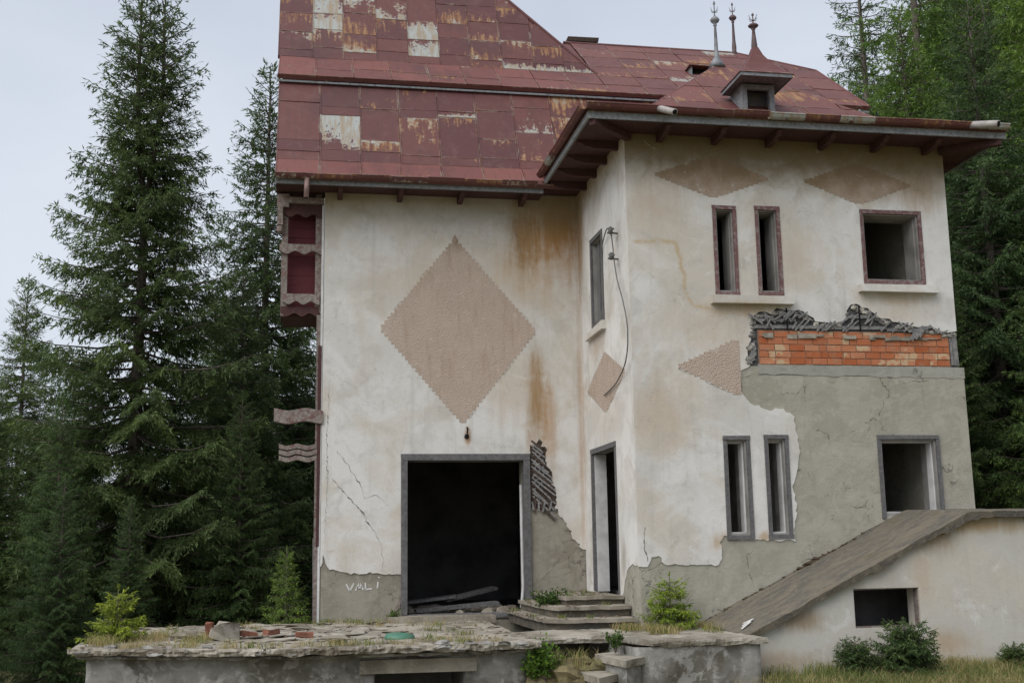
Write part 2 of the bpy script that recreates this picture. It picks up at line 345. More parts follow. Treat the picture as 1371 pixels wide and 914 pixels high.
def rough_cast():
    m = M('pebble_dash'); v = m.voro(58); n = m.noise(2.5, 4, 0.6); n2 = m.noise(18, 4, 0.6)
    c = m.mix(m.step(n, 0.3, 0.7), (0.455, 0.375, 0.315), (0.51, 0.425, 0.36))
    c = m.mix(m.mul(m.step(v, 0.25, 0.6), 0.55), c, (0.42, 0.33, 0.265))
    c = m.mix(m.mul(m.step(n2, 0.55, 0.75), 0.35), c, (0.60, 0.52, 0.44))
    zz = m.xyz(m.pos())[2]; c = m.mix(m.mul(m.step(m.add(zz, m.mul(m.math('SUBTRACT', n, 0.5), 0.9)), 5.35, 5.95), 0.9), c, (0.195, 0.135, 0.072))   # damp brown stain with eave shade painted into it
    st = m.noise(5, 4, 0.6, m.mapped(m.pos(), (1.6, 1.6, 0.3))); c = m.mix(m.mul(m.step(st, 0.48, 0.72), 0.5), c, (0.33, 0.245, 0.18))
    c = m.mix(m.mul(m.step(m.noise(6, 5, 0.7), 0.58, 0.70), 0.5), c, (0.62, 0.56, 0.49))
    m.col(c); m.rough(0.95); m.bump(m.add(m.mul(v, -1.0), m.mul(n2, 0.4)), 0.55, 0.02); return m.m
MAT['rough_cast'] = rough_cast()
def torn_mat():
    m = M('torn_plaster'); n = m.noise(14, 5, 0.7); n2 = m.noise(5, 4, 0.6)
    c = m.mix(m.step(n, 0.40, 0.60), (0.10, 0.098, 0.10), (0.30, 0.285, 0.25)); c = m.mix(m.step(n2, 0.52, 0.62), c, (0.47, 0.44, 0.385)); m.col(c); m.rough(0.95); m.bump(n, 0.8, 0.03); return m.m
MAT['torn'] = torn_mat()

def brick_mat():
    m = M('orange_brick'); oi = m.oinfo(); r = oi.outputs['Random']; n = m.noise(30, 4, 0.65); n2 = m.noise(8, 3, 0.5)
    c = m.mix(r, (0.37, 0.105, 0.040), (0.50, 0.225, 0.125))
    c = m.mix(m.mul(m.step(n, 0.5, 0.7), 0.35), c, (0.30, 0.095, 0.04))
    c = m.mix(m.mul(m.step(m.noise(5, 5, 0.7), 0.48, 0.66), 0.45), c, (0.33, 0.22, 0.15))
    c = m.mix(m.mul(m.step(m.add(n2, m.mul(r, 0.25)), 0.72, 0.80), 0.7), c, (0.52, 0.42, 0.27))
    m.col(c); m.rough(0.92); m.bump(n, 0.4, 0.008); return m.m
MAT['brick'] = brick_mat()
MAT['old_brick'] = plain('old_red_brick', (0.25, 0.11, 0.075), 0.95, 0.45, 18)

def ground_mat():
    m = M('forest_ground'); n = m.noise(0.6, 5, 0.6); n2 = m.noise(6, 5, 0.65)
    c = m.mix(m.step(n, 0.35, 0.65), (0.13, 0.125, 0.05), (0.21, 0.17, 0.095))
    c = m.mix(m.mul(m.step(n2, 0.45, 0.7), 0.6), c, (0.05, 0.042, 0.028))
    m.col(c); m.bump(n2, 0.6, 0.05); return m.m
MAT['ground'] = ground_mat()

def grass_mat():
    m = M('grass_blades'); t = m.attr('tint')['Fac']
    c = m.mix(m.step(t, 0.0, 0.5), (0.10, 0.16, 0.04), (0.22, 0.25, 0.08))
    c = m.mix(m.step(t, 0.45, 0.75), c, (0.46, 0.37, 0.19))
    m.col(c); m.rough(0.7)
    tr = m.t.nodes.new('ShaderNodeBsdfTranslucent'); m.set(tr.inputs[0], c); ms = m.t.nodes.new('ShaderNodeMixShader'); ms.inputs[0].default_value = 0.45
    m.t.links.new(m.b.outputs[0], ms.inputs[1]); m.t.links.new(tr.outputs[0], ms.inputs[2]); m.t.links.new(ms.outputs[0], m.out.inputs[0]); return m.m
MAT['grass'] = grass_mat()

# ------------------------------------------------------------------ mesh helpers
class MB:
    def __init__(s): s.v = []; s.f = []
    def poly(s, pts, faces):
        o = len(s.v); s.v += [tuple(p) for p in pts]; s.f += [tuple(i + o for i in f) for f in faces]; return s
    def box(s, a, b, jit=0.0):
        x0, y0, z0 = a; x1, y1, z1 = b
        P = [(x0, y0, z0), (x1, y0, z0), (x1, y1, z0), (x0, y1, z0), (x0, y0, z1), (x1, y0, z1), (x1, y1, z1), (x0, y1, z1)]
        if jit: P = [tuple(c + random.uniform(-jit, jit) for c in p) for p in P]
        return s.poly(P, [(0, 3, 2, 1), (4, 5, 6, 7), (0, 1, 5, 4), (1, 2, 6, 5), (2, 3, 7, 6), (3, 0, 4, 7)])
    def bar(s, p, q, w, h, up=(0, 0, 1)):
        p, q = Vector(p), Vector(q); d = (q - p).normalized(); up = Vector(up)
        if abs(d.dot(up)) > 0.98: up = Vector((0, 1, 0))
        r = d.cross(up).normalized(); u = r.cross(d)
        P = [e + r * a * w / 2 + u * b * h / 2 for e in (p, q) for a, b in ((-1, -1), (1, -1), (1, 1), (-1, 1))]
        return s.poly(P, [(0, 1, 2, 3), (4, 7, 6, 5), (0, 4, 5, 1), (1, 5, 6, 2), (2, 6, 7, 3), (3, 7, 4, 0)])
    def tube(s, pts, r, n=8, cap=True):
        pts = [Vector(p) for p in pts]; rs = r if isinstance(r, (list, tuple)) else [r] * len(pts)
        P = []; k = len(pts); prev = None
        for i, p in enumerate(pts):
            d = (pts[min(i + 1, k - 1)] - pts[max(i - 1, 0)]).normalized()
            if prev is None:
                a = Vector((0, 0, 1)) if abs(d.z) < 0.9 else Vector((1, 0, 0)); prev = d.cross(a).normalized()
            e1 = (prev - d * prev.dot(d)).normalized(); e2 = d.cross(e1); prev = e1
            P += [p + (e1 * math.cos(2 * math.pi * j / n) + e2 * math.sin(2 * math.pi * j / n)) * rs[i] for j in range(n)]
        Fc = [(i * n + j, i * n + (j + 1) % n, (i + 1) * n + (j + 1) % n, (i + 1) * n + j) for i in range(k - 1) for j in range(n)]
        if cap: Fc += [tuple(range(n - 1, -1, -1)), tuple((k - 1) * n + j for j in range(n))]
        return s.poly(P, Fc)
    def lathe(s, c, prof, n=12):
        P = [(c[0] + r * math.cos(2 * math.pi * j / n), c[1] + r * math.sin(2 * math.pi * j / n), c[2] + z) for r, z in prof for j in range(n)]
        Fc = [(i * n + j, i * n + (j + 1) % n, (i + 1) * n + (j + 1) % n, (i + 1) * n + j) for i in range(len(prof) - 1) for j in range(n)]
        return s.poly(P, Fc + [tuple(range(n - 1, -1, -1)), tuple((len(prof) - 1) * n + j for j in range(n))])
    def slab(s, top, thick):
        """3d polygon (counter-clockwise seen from outside) extruded against its normal"""
        T = [Vector(p) for p in top]; nrm = Vector((0, 0, 0))
        for i in range(len(T)): nrm += (T[i] - T[0]).cross(T[(i + 1) % len(T)] - T[0])
        nrm.normalize(); k = len(T); P = T + [p - nrm * thick for p in T]
        return s.poly(P, [tuple(range(k)), tuple(range(2 * k - 1, k - 1, -1))] + [(i, k + i, k + (i + 1) % k, (i + 1) % k) for i in range(k)])
    def sheet(s, outline, holes, to3d, back):
        """flat sheet with holes; to3d(u, v, 0) is the face, to3d(u, v, back) the rear"""
        loops = [outline] + list(holes); pts = []; edges = []
        for L in loops:
            o = len(pts); pts += [Vector(p) for p in L]; edges += [(o + i, o + (i + 1) % len(L)) for i in range(len(L))]
        V, E_, Fc, _, _, _ = delaunay_2d_cdt(pts, edges, [], 0, 1e-6)
        keep = []
        for f in Fc:
            cx = sum(V[i].x for i in f) / len(f); cy = sum(V[i].y for i in f) / len(f)
            if inside(cx, cy, outline) and not any(inside(cx, cy, h) for h in holes): keep.append(tuple(f))
        n = len(V); P = [to3d(p.x, p.y, 0) for p in V] + [to3d(p.x, p.y, back) for p in V]
        e1, e2, e3 = (Vector(to3d(1, 0, 0)) - Vector(to3d(0, 0, 0))), (Vector(to3d(0, 1, 0)) - Vector(to3d(0, 0, 0))), (Vector(to3d(0, 0, 0)) - Vector(to3d(0, 0, back)))
        flip = e1.cross(e2).dot(e3) < 0
        if flip: keep = [f[::-1] for f in keep]
        cnt = {}
        for f in keep:
            for i in range(len(f)):
                a, b = f[i], f[(i + 1) % len(f)]; cnt[(a, b)] = 1
        Fa = list(keep) + [tuple(i + n for i in f[::-1]) for f in keep]
        for (a, b) in cnt:
            if (b, a) not in cnt: Fa.append((b, a, a + n, b + n))
        return s.poly(P, Fa)
    def build(s, name, mat, parent=None, smooth=False, color=None):
        me = bpy.data.meshes.new(name); me.from_pydata(s.v, [], s.f); me.materials.append(MAT[mat] if isinstance(mat, str) else mat)
        if smooth: me.polygons.foreach_set('use_smooth', [True] * len(me.polygons))
        me.update()
        return link(name, me, parent, color)

def inside(x, y, L):
    r = False; j = len(L) - 1
    for i in range(len(L)):
        xi, yi = L[i][0], L[i][1]; xj, yj = L[j][0], L[j][1]
        if (yi > y) != (yj > y) and x < (xj - xi) * (y - yi) / (yj - yi) + xi: r = not r
        j = i
    return r

def link(name, data, parent=None, color=None):
    o = bpy.data.objects.new(name, data); COL.objects.link(o)
    if parent is not None:
        o.parent = parent
        if parent.type == 'EMPTY' and parent.parent is None: o.matrix_parent_inverse = Matrix.Translation(-parent.location)
        elif parent.parent is None: o.matrix_parent_inverse = Matrix.Translation(-parent.location)
    if color: o.color = (*color, 1)
    return o

def thing(name, label, cat, loc=(0, 0, 0), group=None):
    o = bpy.data.objects.new(name, None); COL.objects.link(o); o.location = loc; o.empty_display_size = 0.3
    return tag(o, label, cat, group)

def tag(o, label, cat=None, group=None, kind=None):
    o['label'] = label
    if cat: o['category'] = cat
    if group: o['group'] = group
    if kind: o['kind'] = kind
    return o

def rag(pts, step=0.05, amp=0.018, seed=1):
    """subdivide a polyline and make it ragged"""
    rr = random.Random(seed); out = []
    for (a, b) in zip(pts[:-1], pts[1:]):
        L = math.hypot(b[0] - a[0], b[1] - a[1]); n = max(1, int(L / step))
        for i in range(n):
            t = i / n; j = amp if (i or out) else 0
            out.append((a[0] + (b[0] - a[0]) * t + rr.uniform(-j, j), a[1] + (b[1] - a[1]) * t + rr.uniform(-j, j)))
    out.append(pts[-1]); return out

def rect(x0, z0, x1, z1): return [(x0, z0), (x1, z0), (x1, z1), (x0, z1)]

def clip(poly, ax, val, keep_gt):
    out = []
    for i in range(len(poly)):
        a, b = poly[i], poly[(i + 1) % len(poly)]
        ia = (a[ax] >= val) == keep_gt; ib = (b[ax] >= val) == keep_gt
        if ia: out.append(a)
        if ia != ib:
            t = (val - a[ax]) / (b[ax] - a[ax]); out.append(tuple(a[k] + (b[k] - a[k]) * t for k in (0, 1)))
    return out

# ------------------------------------------------------------------ ground
def gz(x, y):
    h = -0.95
    h += 0.42 * max(0, min(1, (x - 5.0) / 1.5)) * max(0, min(1, (y + 10) / 5.5))     # grassy bank below the annex
    h += 0.34 * max(0, x - 11.5) + 0.10 * max(0, y - 7) * (1 if x > 0 else 0.25)   # wooded slope to the right and behind
    h += 0.10 * mnoise.noise((x * 0.3, y * 0.3, 0)) + 0.03 * mnoise.noise((x * 1.3, y * 1.3, 5))
    return min(h, 40)
mb = MB()
gx = [-900, -300, -120, -60] + [-30 + i * 1.0 for i in range(76)] + [60, 120, 300, 900]
gy = [-900, -300, -100, -40] + [-22 + i * 1.0 for i in range(72)] + [70, 120, 300, 900]
n = len(gx)
mb.poly([(x, y, gz(min(max(x, -60), 90), min(max(y, -40), 110))) for y in gy for x in gx],
        [(j * n + i, j * n + i + 1, (j + 1) * n + i + 1, (j + 1) * n + i) for j in range(len(gy) - 1) for i in range(n - 1)])
o = mb.build('ground', 'ground', None, True); tag(o, 'uneven forest ground with dry grass and needles around the house', kind='structure')

# ------------------------------------------------------------------ house: walls
XL, XB, XR, YC = 1.83, 5.73, 10.34, -2.81
house = thing('derelict_house', 'derelict two storey plastered house with rusty maroon sheet metal roof', 'house', (6.0, 0.0, -0.1))

fa = lambda x, z, d: (x, d, z)                       # front wall A, face at y = d
DOOR_A = (2.98, 0.0, 4.90, 2.30)
inA = [(DOOR_A[0] + 0.09, DOOR_A[1] - 0.1), (DOOR_A[2] - 0.09, -0.1), (DOOR_A[2] - 0.09, 2.21), (DOOR_A[0] + 0.09, 2.21)]
wall_a = MB().sheet(rect(XL + 0.01, -0.9, 5.75, 6.35), [[(p[0], p[1]) for p in inA]], lambda x, z, d: (x, 0.02 + d, z), 0.36).build('outer_wall', 'cement_a', house)
outl = [(XL, 6.33)] + [(5.735, 6.33)] + rag([(5.735, 0.88), (5.62, 0.95), (5.46, 1.22), (5.33, 1.42), (5.26, 1.50), (5.31, 1.70), (5.22, 1.86), (5.25, 2.02), (5.15, 2.16), (5.18, 2.30), (5.06, 2.50), (4.98, 2.42), (4.92, 2.46), (4.92, 2.32)], 0.04, 0.03, 4) \
    + [(4.86, 2.25), (3.02, 2.25)] + rag([(3.02, 0.55), (2.59, 0.60), (2.22, 0.59), (1.95, 0.66), (1.88, 0.86), (1.84, 0.70)], 0.05, 0.015, 5) + [(XL, 0.70)]
MB().sheet(outl, [], lambda x, z, d: (x, d, z), 0.03).build('plaster_coat', 'plaster_a', wall_a)

DOOR_B = (-1.88, 0.30, -0.48, 2.32); WIN_B = (-1.50, 4.06, -0.78, 5.40)
def shr(r, a, b=None): b = a if b is None else b; return rect(r[0] + a, r[1] + b, r[2] - a, r[3] - a)
fbw = lambda y, z, d: (5.75 + d, y, z)
wall_b = MB().sheet(rect(-2.44, -0.9, 0.38, 6.45), [shr(DOOR_B, 0.07, -0.05), shr(WIN_B, 0.07)], fbw, 0.17).build('outer_wall', 'interior', house)
outl = [(0.0, 6.42), (0.0, 0.2), (-0.5, 0.2)] + rag([(-1.9, 0.2), (-2.02, 0.30), (-2.1, 0.46), (-2.25, 0.62), (-2.5, 0.69), (-2.775, 0.66)], 0.05, 0.012, 8) + [(-2.775, 6.42)]
MB().sheet(outl, [shr(DOOR_B, 0.03, -0.3), shr(WIN_B, 0.03)], lambda y, z, d: (5.73 + d, y, z), 0.03).build('plaster_coat', 'plaster_b', wall_b)
MB().box((5.738, -2.775, -0.9), (5.76, -1.86, 0.72)).build('cement_base', 'cement_c', wall_b)

W1 = (6.90, 4.16, 7.24, 5.39); W2 = (7.50, 4.17, 7.86, 5.40); W3 = (9.02, 4.37, 9.93, 5.41)
W4 = (6.90, 0.98, 7.27, 2.30); W5 = (7.46, 0.98, 7.80, 2.31); W6 = (9.05, 1.22, 9.94, 2.31)
wins = [W1, W2, W3, W4, W5, W6]
wall_c = MB().sheet(rect(5.75, -0.9, 10.31, 6.45), [shr(q, 0.07) for q in wins], lambda x, z, d: (x, -2.79 + d, z), 0.36).build('projecting_wall', 'interior', house)
torn = [(10.33, 3.74), (10.15, 3.70), (9.99, 3.77), (9.72, 3.80), (9.45, 3.84), (9.24, 3.90), (9.03, 4.02), (8.87, 4.09), (8.77, 4.05), (8.71, 3.86), (8.48, 3.81), (8.29, 3.84), (8.11, 3.96),
        (7.93, 3.98), (7.75, 4.00), (7.64, 3.92), (7.51, 3.96), (7.40, 3.88), (7.37, 3.56), (7.30, 3.43), (7.34, 3.24)]
edge = [(7.34, 3.24), (7.20, 3.14), (7.16, 2.92), (7.31, 2.72), (7.56, 2.64), (7.75, 2.66), (7.89, 2.55), (7.93, 2.33), (7.96, 2.09), (7.91, 1.84), (7.83, 1.63), (7.87, 1.38), (7.82, 1.14), (7.81, 0.95),
        (7.44, 0.96), (7.05, 0.97), (6.86, 1.02), (6.80, 0.95), (6.83, 0.79), (6.78, 0.66), (6.40, 0.68), (6.06, 0.67), (5.99, 0.79), (5.89, 0.77), (5.83, 0.66), (5.73, 0.66)]
outl = [(5.73, 6.42), (XR, 6.42)] + rag(torn, 0.05, 0.016, 11) + rag(edge, 0.045, 0.016, 12)[1:]
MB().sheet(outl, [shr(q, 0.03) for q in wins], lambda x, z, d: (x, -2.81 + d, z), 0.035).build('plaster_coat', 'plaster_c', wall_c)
# grey cement render of the lower storey, a little proud on the corner
rend = [(10.39, 3.10), (10.40, -0.9), (5.745, -0.9), (5.745, 0.80), (6.5, 0.85), (6.70, 1.3), (7.0, 2.9), (7.0, 3.22), (7.45, 3.22), (7.45, 3.10)]
MB().sheet(rend, [shr(q, 0.03) for q in (W4, W5, W6)], lambda x, z, d: (x, -2.797 + d, z), 0.05).build('cement_render', 'cement_c', wall_c)
MB().sheet(rag([(7.44, 3.245), (10.40, 3.235)], 0.3, 0.006, 2) + [(10.40, 3.085)] + rag([(10.40, 3.085), (7.44, 3.11)], 0.1, 0.012, 3)[1:], [], lambda x, z, d: (x, -2.802 + d, z), 0.05).build('lintel_band', 'lintel', wall_c)
# torn lath zone behind the plaster
MB().sheet([(7.26, 3.22), (10.30, 3.22), (10.30, 3.9), (9.0, 4.14), (7.26, 4.06)], [], lambda x, z, d: (x, -2.794 + d, z), 0.03).build('lath_backing', 'lath_dark', wall_c)
# bricks
MB().sheet(rect(7.455, 3.23, 10.205, 3.705), [], lambda x, z, d: (x, -2.799 + d, z), 0.02).build('mortar_bed', plain('mortar', (0.27, 0.18, 0.13), .95, .4, 25), wall_c)
zc = 3.247; row = 0
bh = 0.088
while row < 5:
    x = 7.47 + (0 if row % 2 else -0.0)
    first = True
    while x < 10.17:
        L = random.choice((0.205, 0.21, 0.21, 0.10, 0.205)) if not first else (0.12 if row % 2 else 0.21)
        x1 = min(x + L, 10.20); first = False
        if x1 - x > 0.03:
            d = random.uniform(-0.006, 0.006)
            b = MB().box((-(x1 - x) / 2 + 0.004, -0.03, -bh / 2 + 0.004), ((x1 - x) / 2 - 0.004, 0.03, bh / 2 - 0.004), 0.003).build('brick', 'brick', wall_c)
            b.location = ((x + x1) / 2, -2.777 + d * 0.6, zc + bh / 2)
        x = x1 + 0.004
    zc += bh + 0.002; row += 1
mb = MB(); rr = random.Random(5)
for i in range(16):
    x = rr.uniform(7.5, 10.0); mb.box((x, -2.826, 3.60 + rr.uniform(-.015, .03)), (x + rr.uniform(.08, .25), -2.79, 3.635 + rr.uniform(-.01, .03)), 0.008)
mb.build('mortar_crumbs', 'terrace_top', wall_c)['kind'] = 'stuff'

# torn laths, reed bundles and hanging plaster lumps along the broken edge
rr = random.Random(21)
def zedge(x):
    best = 3.8
    T = torn[:18]
    for (a, b) in zip(T[:-1], T[1:]):
        if b[0] <= x <= a[0]: best = a[1] + (b[1] - a[1]) * (a[0] - x) / max(1e-6, a[0] - b[0])
    return best
for i in range(46):
    x = rr.uniform(7.42, 10.15); zt = zedge(x); ang = rr.choice((-1, 1, 1)) * rr.uniform(0.5, 1.1); L = rr.uniform(0.10, 0.28)
    z0 = rr.uniform(3.73, max(3.75, zt - 0.03))
    dx, dz = math.cos(ang) * L / 2, abs(math.sin(ang)) * L / 2
    sgn = 1 if ang > 0 else -1
    y = -2.815 - rr.uniform(0, 0.03)
    p0 = (x - dx * sgn, y, max(3.70, z0 - dz)); p1 = (x + dx * sgn, y + rr.uniform(-.02, .02), min(zt + 0.02, z0 + dz))
    MB().bar(p0, p1, 0.022, 0.012, (0, 1, 0)).build('lath', 'lath', wall_c)
for z, a, b in ((3.745, 7.40, 8.45), (3.835, 7.42, 8.0), (3.75, 8.55, 9.3), (3.90, 8.72, 9.05), (3.735, 9.3, 9.9)):
    MB().bar((a, -2.80, z), (b, -2.80, z + 0.01), 0.045, 0.03, (0, 1, 0)).build('lath', 'lath', wall_c)
for x, a, b in ((7.87, 3.7, 4.0), (8.91, 3.7, 4.06)):
    MB().bar((x, -2.835, a), (x, -2.83, b), 0.018, 0.012).build('iron_rod', 'black', wall_c)
for (x, z, dx, dz) in ((9.62, 3.72, 0.10, -0.13), (9.68, 3.74, 0.11, -0.13), (9.74, 3.76, 0.09, -0.12)):      # loose flap over the bricks
    MB().bar((x + dx, -2.85, z + 0.02), (x, -2.86, z + dz), 0.05, 0.012, (0, 1, 0)).build('lath', 'lath', wall_c)
for x in (10.235, 10.275, 10.31):
    MB().bar((x, -2.80, 3.26), (x - 0.01, -2.80, 3.70), 0.034, 0.02, (0, 1, 0)).build('lath', 'lath', wall_c)
for k in range(9):
    a = rr.uniform(0, 1); MB().bar((7.28 + .012 * k, -2.815, 3.25 + 0.025 * k), (7.40 + rr.uniform(-.02, .03), -2.81, 3.31 + 0.03 * k), 0.022, 0.012, (0, 1, 0)).build('lath', 'lath', wall_c)

def lump(c, r, seed, flat=(1, 1, 1), amp=0.35, n=7):
    """irregular broken stone"""
    mbb = MB(); P = []; rws = n; cls = n + 2
    for i in range(rws + 1):
        th = math.pi * i / rws
        for j in range(cls):
            ph = 2 * math.pi * j / cls
            d = Vector((math.sin(th) * math.cos(ph), math.sin(th) * math.sin(ph), math.cos(th)))
            k = 1 + amp * mnoise.noise(d * 1.6 + Vector((seed * 3.7, seed, 0))) + amp * 0.5 * mnoise.noise(d * 4 + Vector((seed, 0, seed)))
            P.append((c[0] + d.x * r * k * flat[0], c[1] + d.y * r * k * flat[1], c[2] + d.z * r * k * flat[2]))
    return mbb.poly(P, [(i * cls + j, (i + 1) * cls + j, (i + 1) * cls + (j + 1) % cls, i * cls + (j + 1) % cls) for i in range(rws) for j in range(cls)])
mb = MB(); k = 0
for (a, b) in zip(torn[:-1], torn[1:]):
    L = math.hypot(a[0] - b[0], a[1] - b[1]); nn = max(1, int(L / 0.055))
    for i in range(nn):
        t = rr.random(); k += 1
        q = lump((a[0] + (b[0] - a[0]) * t, -2.805, a[1] + (b[1] - a[1]) * t - 0.035 - rr.uniform(0, .03)), rr.uniform(0.025, 0.05), k, (1.2, 0.5, 0.8), 0.6, 5)
        mb.poly(q.v, q.f)
mb.build('torn_plaster_edge', 'torn', wall_c)['kind'] = 'stuff'

# lath patch right of the wide opening
MB().sheet(rag([(4.90, 1.50), (5.30, 1.46), (5.32, 1.8), (5.26, 2.2), (5.08, 2.5), (4.88, 2.5), (4.90, 1.50)], 0.08, 0.01, 3)[:-1], [], lambda x, z, d: (x, 0.016 + d, z), 0.02).build('lath_backing', 'lath_brown', wall_a)
for k in range(17):
    z = 2.50 - 0.055 * k; x0 = 4.94 + rr.uniform(-.02, .03); x1 = min(5.10 + 0.022 * k, 5.29) + rr.uniform(-.03, .01)
    MB().bar((x0, 0.0, z), (x1, -0.008, z - (x1 - x0) * rr.uniform(.75, 1.0)), 0.026, 0.012, (0, 1, 0)).build('lath', 'lath' if k % 4 else 'lath_brown', wall_a)
for k in range(6):
    z = 1.75 + 0.10 * k; MB().bar((4.94, 0.010, z), (5.14 - .01 * k, 0.004, z + 0.17), 0.022, 0.010, (0, 1, 0)).build('lath', 'lath', wall_a)
for k in range(7):
    MB().bar((4.93 + .05 * k, 0.0, 1.62 + rr.uniform(-.04, .08)), (4.90 + .05 * k + rr.uniform(-.02, .05), -0.01, 1.45 + rr.uniform(-.03, .03)), 0.028, 0.014, (0, 1, 0)).build('lath', 'lath_brown' if k % 2 else 'lath', wall_a)
for k in range(5):
    MB().bar((2.86 + .03 * k, 0.006, 0.02 + .035 * k), (2.97, 0.0, 0.12 + .04 * k), 0.022, 0.012, (0, 1, 0)).build('lath', 'pale_wood', wall_a)

# right, back and left walls, gables, floors
MB().box((9.98, -2.43, -0.9), (10.31, 6.2, 6.45)).build('outer_wall', 'cement_c', house)
MB().box((1.85, 5.85, -0.9), (9.97, 6.2, 6.35)).build('outer_wall', 'cement_c', house)
MB().box((1.84, 0.39, -0.9), (2.15, 5.84, 6.35)).build('outer_wall', 'cement_a', house)
MB().box((2.16, 0.39, -0.35), (5.74, 5.84, -0.06)).build('hall_floor', 'dark_interior', house)
MB().box((6.06, -2.42, -0.35), (9.97, 5.84, 0.28)).build('room_floor', 'dark_interior', house)
MB().box((2.16, 0.39, 2.95), (5.74, 5.84, 3.10)).build('upper_floor', 'dark_interior', house)
MB().box((6.06, -2.42, 2.95), (9.97, 5.84, 3.10)).build('upper_floor', 'dark_interior', house)
MB().box((2.16, 0.39, 6.20), (5.74, 5.84, 6.30)).build('ceiling', 'dark_interior', house)
MB().box((6.06, -2.42, 6.25), (9.97, 5.84, 6.35)).build('ceiling', 'interior', house)
MB().box((5.75, 0.39, -0.35), (6.05, 5.84, 6.2)).build('inner_wall', 'dark_interior', house)
MB().box((6.06, 1.4, 0.29), (9.97, 1.6, 6.2)).build('inner_wall', 'interior', house)
MB().box((8.35, -2.42, 0.29), (8.47, 1.39, 6.2)).build('inner_wall', 'interior', house)
MB().box((2.16, 5.70, -0.05), (5.74, 5.83, 2.9)).build('hall_wall', 'dark_interior', house)
MB().box((2.155, 0.40, -0.05), (2.25, 5.69, 2.9)).build('hall_wall', 'dark_interior', house)
for nm, x0, x1 in (('left_gable', 1.86, 2.1), ('right_gable', 10.0, 10.3)):
    g = [(0.1, 6.36), (6.1, 6.36), (5.8, 8.05), (3.1, 10.15), (0.4, 8.05)] if nm == 'right_gable' else [(0.1, 6.36), (6.1, 6.36), (5.8, 8.05), (4.8, 8.9), (3.1, 12.5), (1.4, 8.9), (0.4, 8.05)]
    MB().sheet(g, [], lambda y, z, d: (x0 + d, y, z), x1 - x0).build('gable_wall', 'cement_a', house)

# ------------------------------------------------------------------ rough-cast diamonds
def diamond(cx, cz, hw, hh, to3d, parent, skew=0.0, xcut=None, tooth=0.075, name='pebble_dash_diamond', knob=False):
    P = [(cx - skew, cz + hh), (cx + hw, cz), (cx + skew, cz - hh), (cx - hw, cz)]; out = []
    for a, b in zip(P, P[1:] + P[:1]):
        L = math.hypot(b[0] - a[0], b[1] - a[1]); k = max(4, int(L / tooth))
        for i in range(k):
            t0, t1 = i / k, (i + 1) / k
            p = (a[0] + (b[0] - a[0]) * t0, a[1] + (b[1] - a[1]) * t0); q = (a[0] + (b[0] - a[0]) * t1, a[1] + (b[1] - a[1]) * t1)
            out += [p, (p[0] * .5 + q[0] * .5 + (q[1] - p[1]) * -0.42 * -1, p[1] * .5 + q[1] * .5 + (q[0] - p[0]) * 0.42 * -1 * -1)] if False else [(p[0] + random.uniform(-.008, .008), p[1] + random.uniform(-.008, .008)), (q[0], p[1]) if (i % 1 == 0 and b[1] < a[1] and b[0] > a[0]) or (b[1] > a[1] and b[0] < a[0]) else (p[0], q[1])]
    if xcut: out = clip(out, 0, xcut, False)
    d = MB().sheet(out, [], to3d, 0.02).build(name, 'rough_cast', parent)
    return d
diamond(3.85, 4.17, 1.17, 1.40, lambda x, z, d: (x, -0.005 + d, z), wall_a, 0.05)
MB().sheet([(3.80, 5.50), (3.84, 5.57), (3.80, 5.65), (3.755, 5.57)], [], lambda x, z, d: (x, -0.012 + d, z), 0.02).build('diamond_tip', 'rough_cast', wall_a)
diamond(-1.42, 3.19, 1.02, 0.42, lambda y, z, d: (5.726 + d, y, z), wall_b, 0.0)
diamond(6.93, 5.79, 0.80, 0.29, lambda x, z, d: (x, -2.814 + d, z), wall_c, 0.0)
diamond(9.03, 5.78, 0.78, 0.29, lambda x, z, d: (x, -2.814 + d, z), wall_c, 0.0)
diamond(7.14, 3.20, 0.80, 0.36, lambda x, z, d: (x, -2.814 + d, z), wall_c, 0.0, xcut=7.19)

# ------------------------------------------------------------------ windows and doors
def frame_y(name, r, yf, wd, mat, parent, bottom=True, depth=0.10):
    x0, z0, x1, z1 = r; mb = MB(); j = 0.004
    mb.box((x0, yf, z1 - wd), (x1, yf + depth, z1), j)
    mb.box((x0 + .002, yf + .003, z0 + (wd if bottom else 0)), (x0 + wd, yf + depth, z1 - wd - .001), j)
    mb.box((x1 - wd, yf + .003, z0 + (wd if bottom else 0)), (x1 - .002, yf + depth, z1 - wd - .001), j)
    if bottom: mb.box((x0, yf, z0), (x1, yf + depth, z0 + wd), j)
    return mb.build(name, mat, parent)
def frame_x(name, r, xf, wd, mat, parent, bottom=True, depth=0.10):
    y0, z0, y1, z1 = r; mb = MB(); j = 0.004
    mb.box((xf, y0, z1 - wd), (xf + depth, y1, z1), j)
    mb.box((xf + .003, y0 + .002, z0 + (wd if bottom else 0)), (xf + depth, y0 + wd, z1 - wd - .001), j)
    mb.box((xf + .003, y1 - wd, z0 + (wd if bottom else 0)), (xf + depth, y1 - .002, z1 - wd - .001), j)
    if bottom: mb.box((xf, y0, z0), (xf + depth, y1, z0 + wd), j)
    return mb.build(name, mat, parent)
def inner(parent, r, yf, mat):      # set-back inner rebate frame
    x0, z0, x1, z1 = r
    return frame_y('rebate', (x0, z0, x1, z1), yf, 0.025, mat, parent, True, 0.12)
labs = {0: 'upper narrow window with flaking red frame', 1: 'upper narrow window with cleaner red frame', 2: 'upper square window with red frame', 3: 'lower narrow window with grey frame', 4: 'lower narrow window with grey frame beside grey cement', 5: 'lower square window opening with grey frame'}
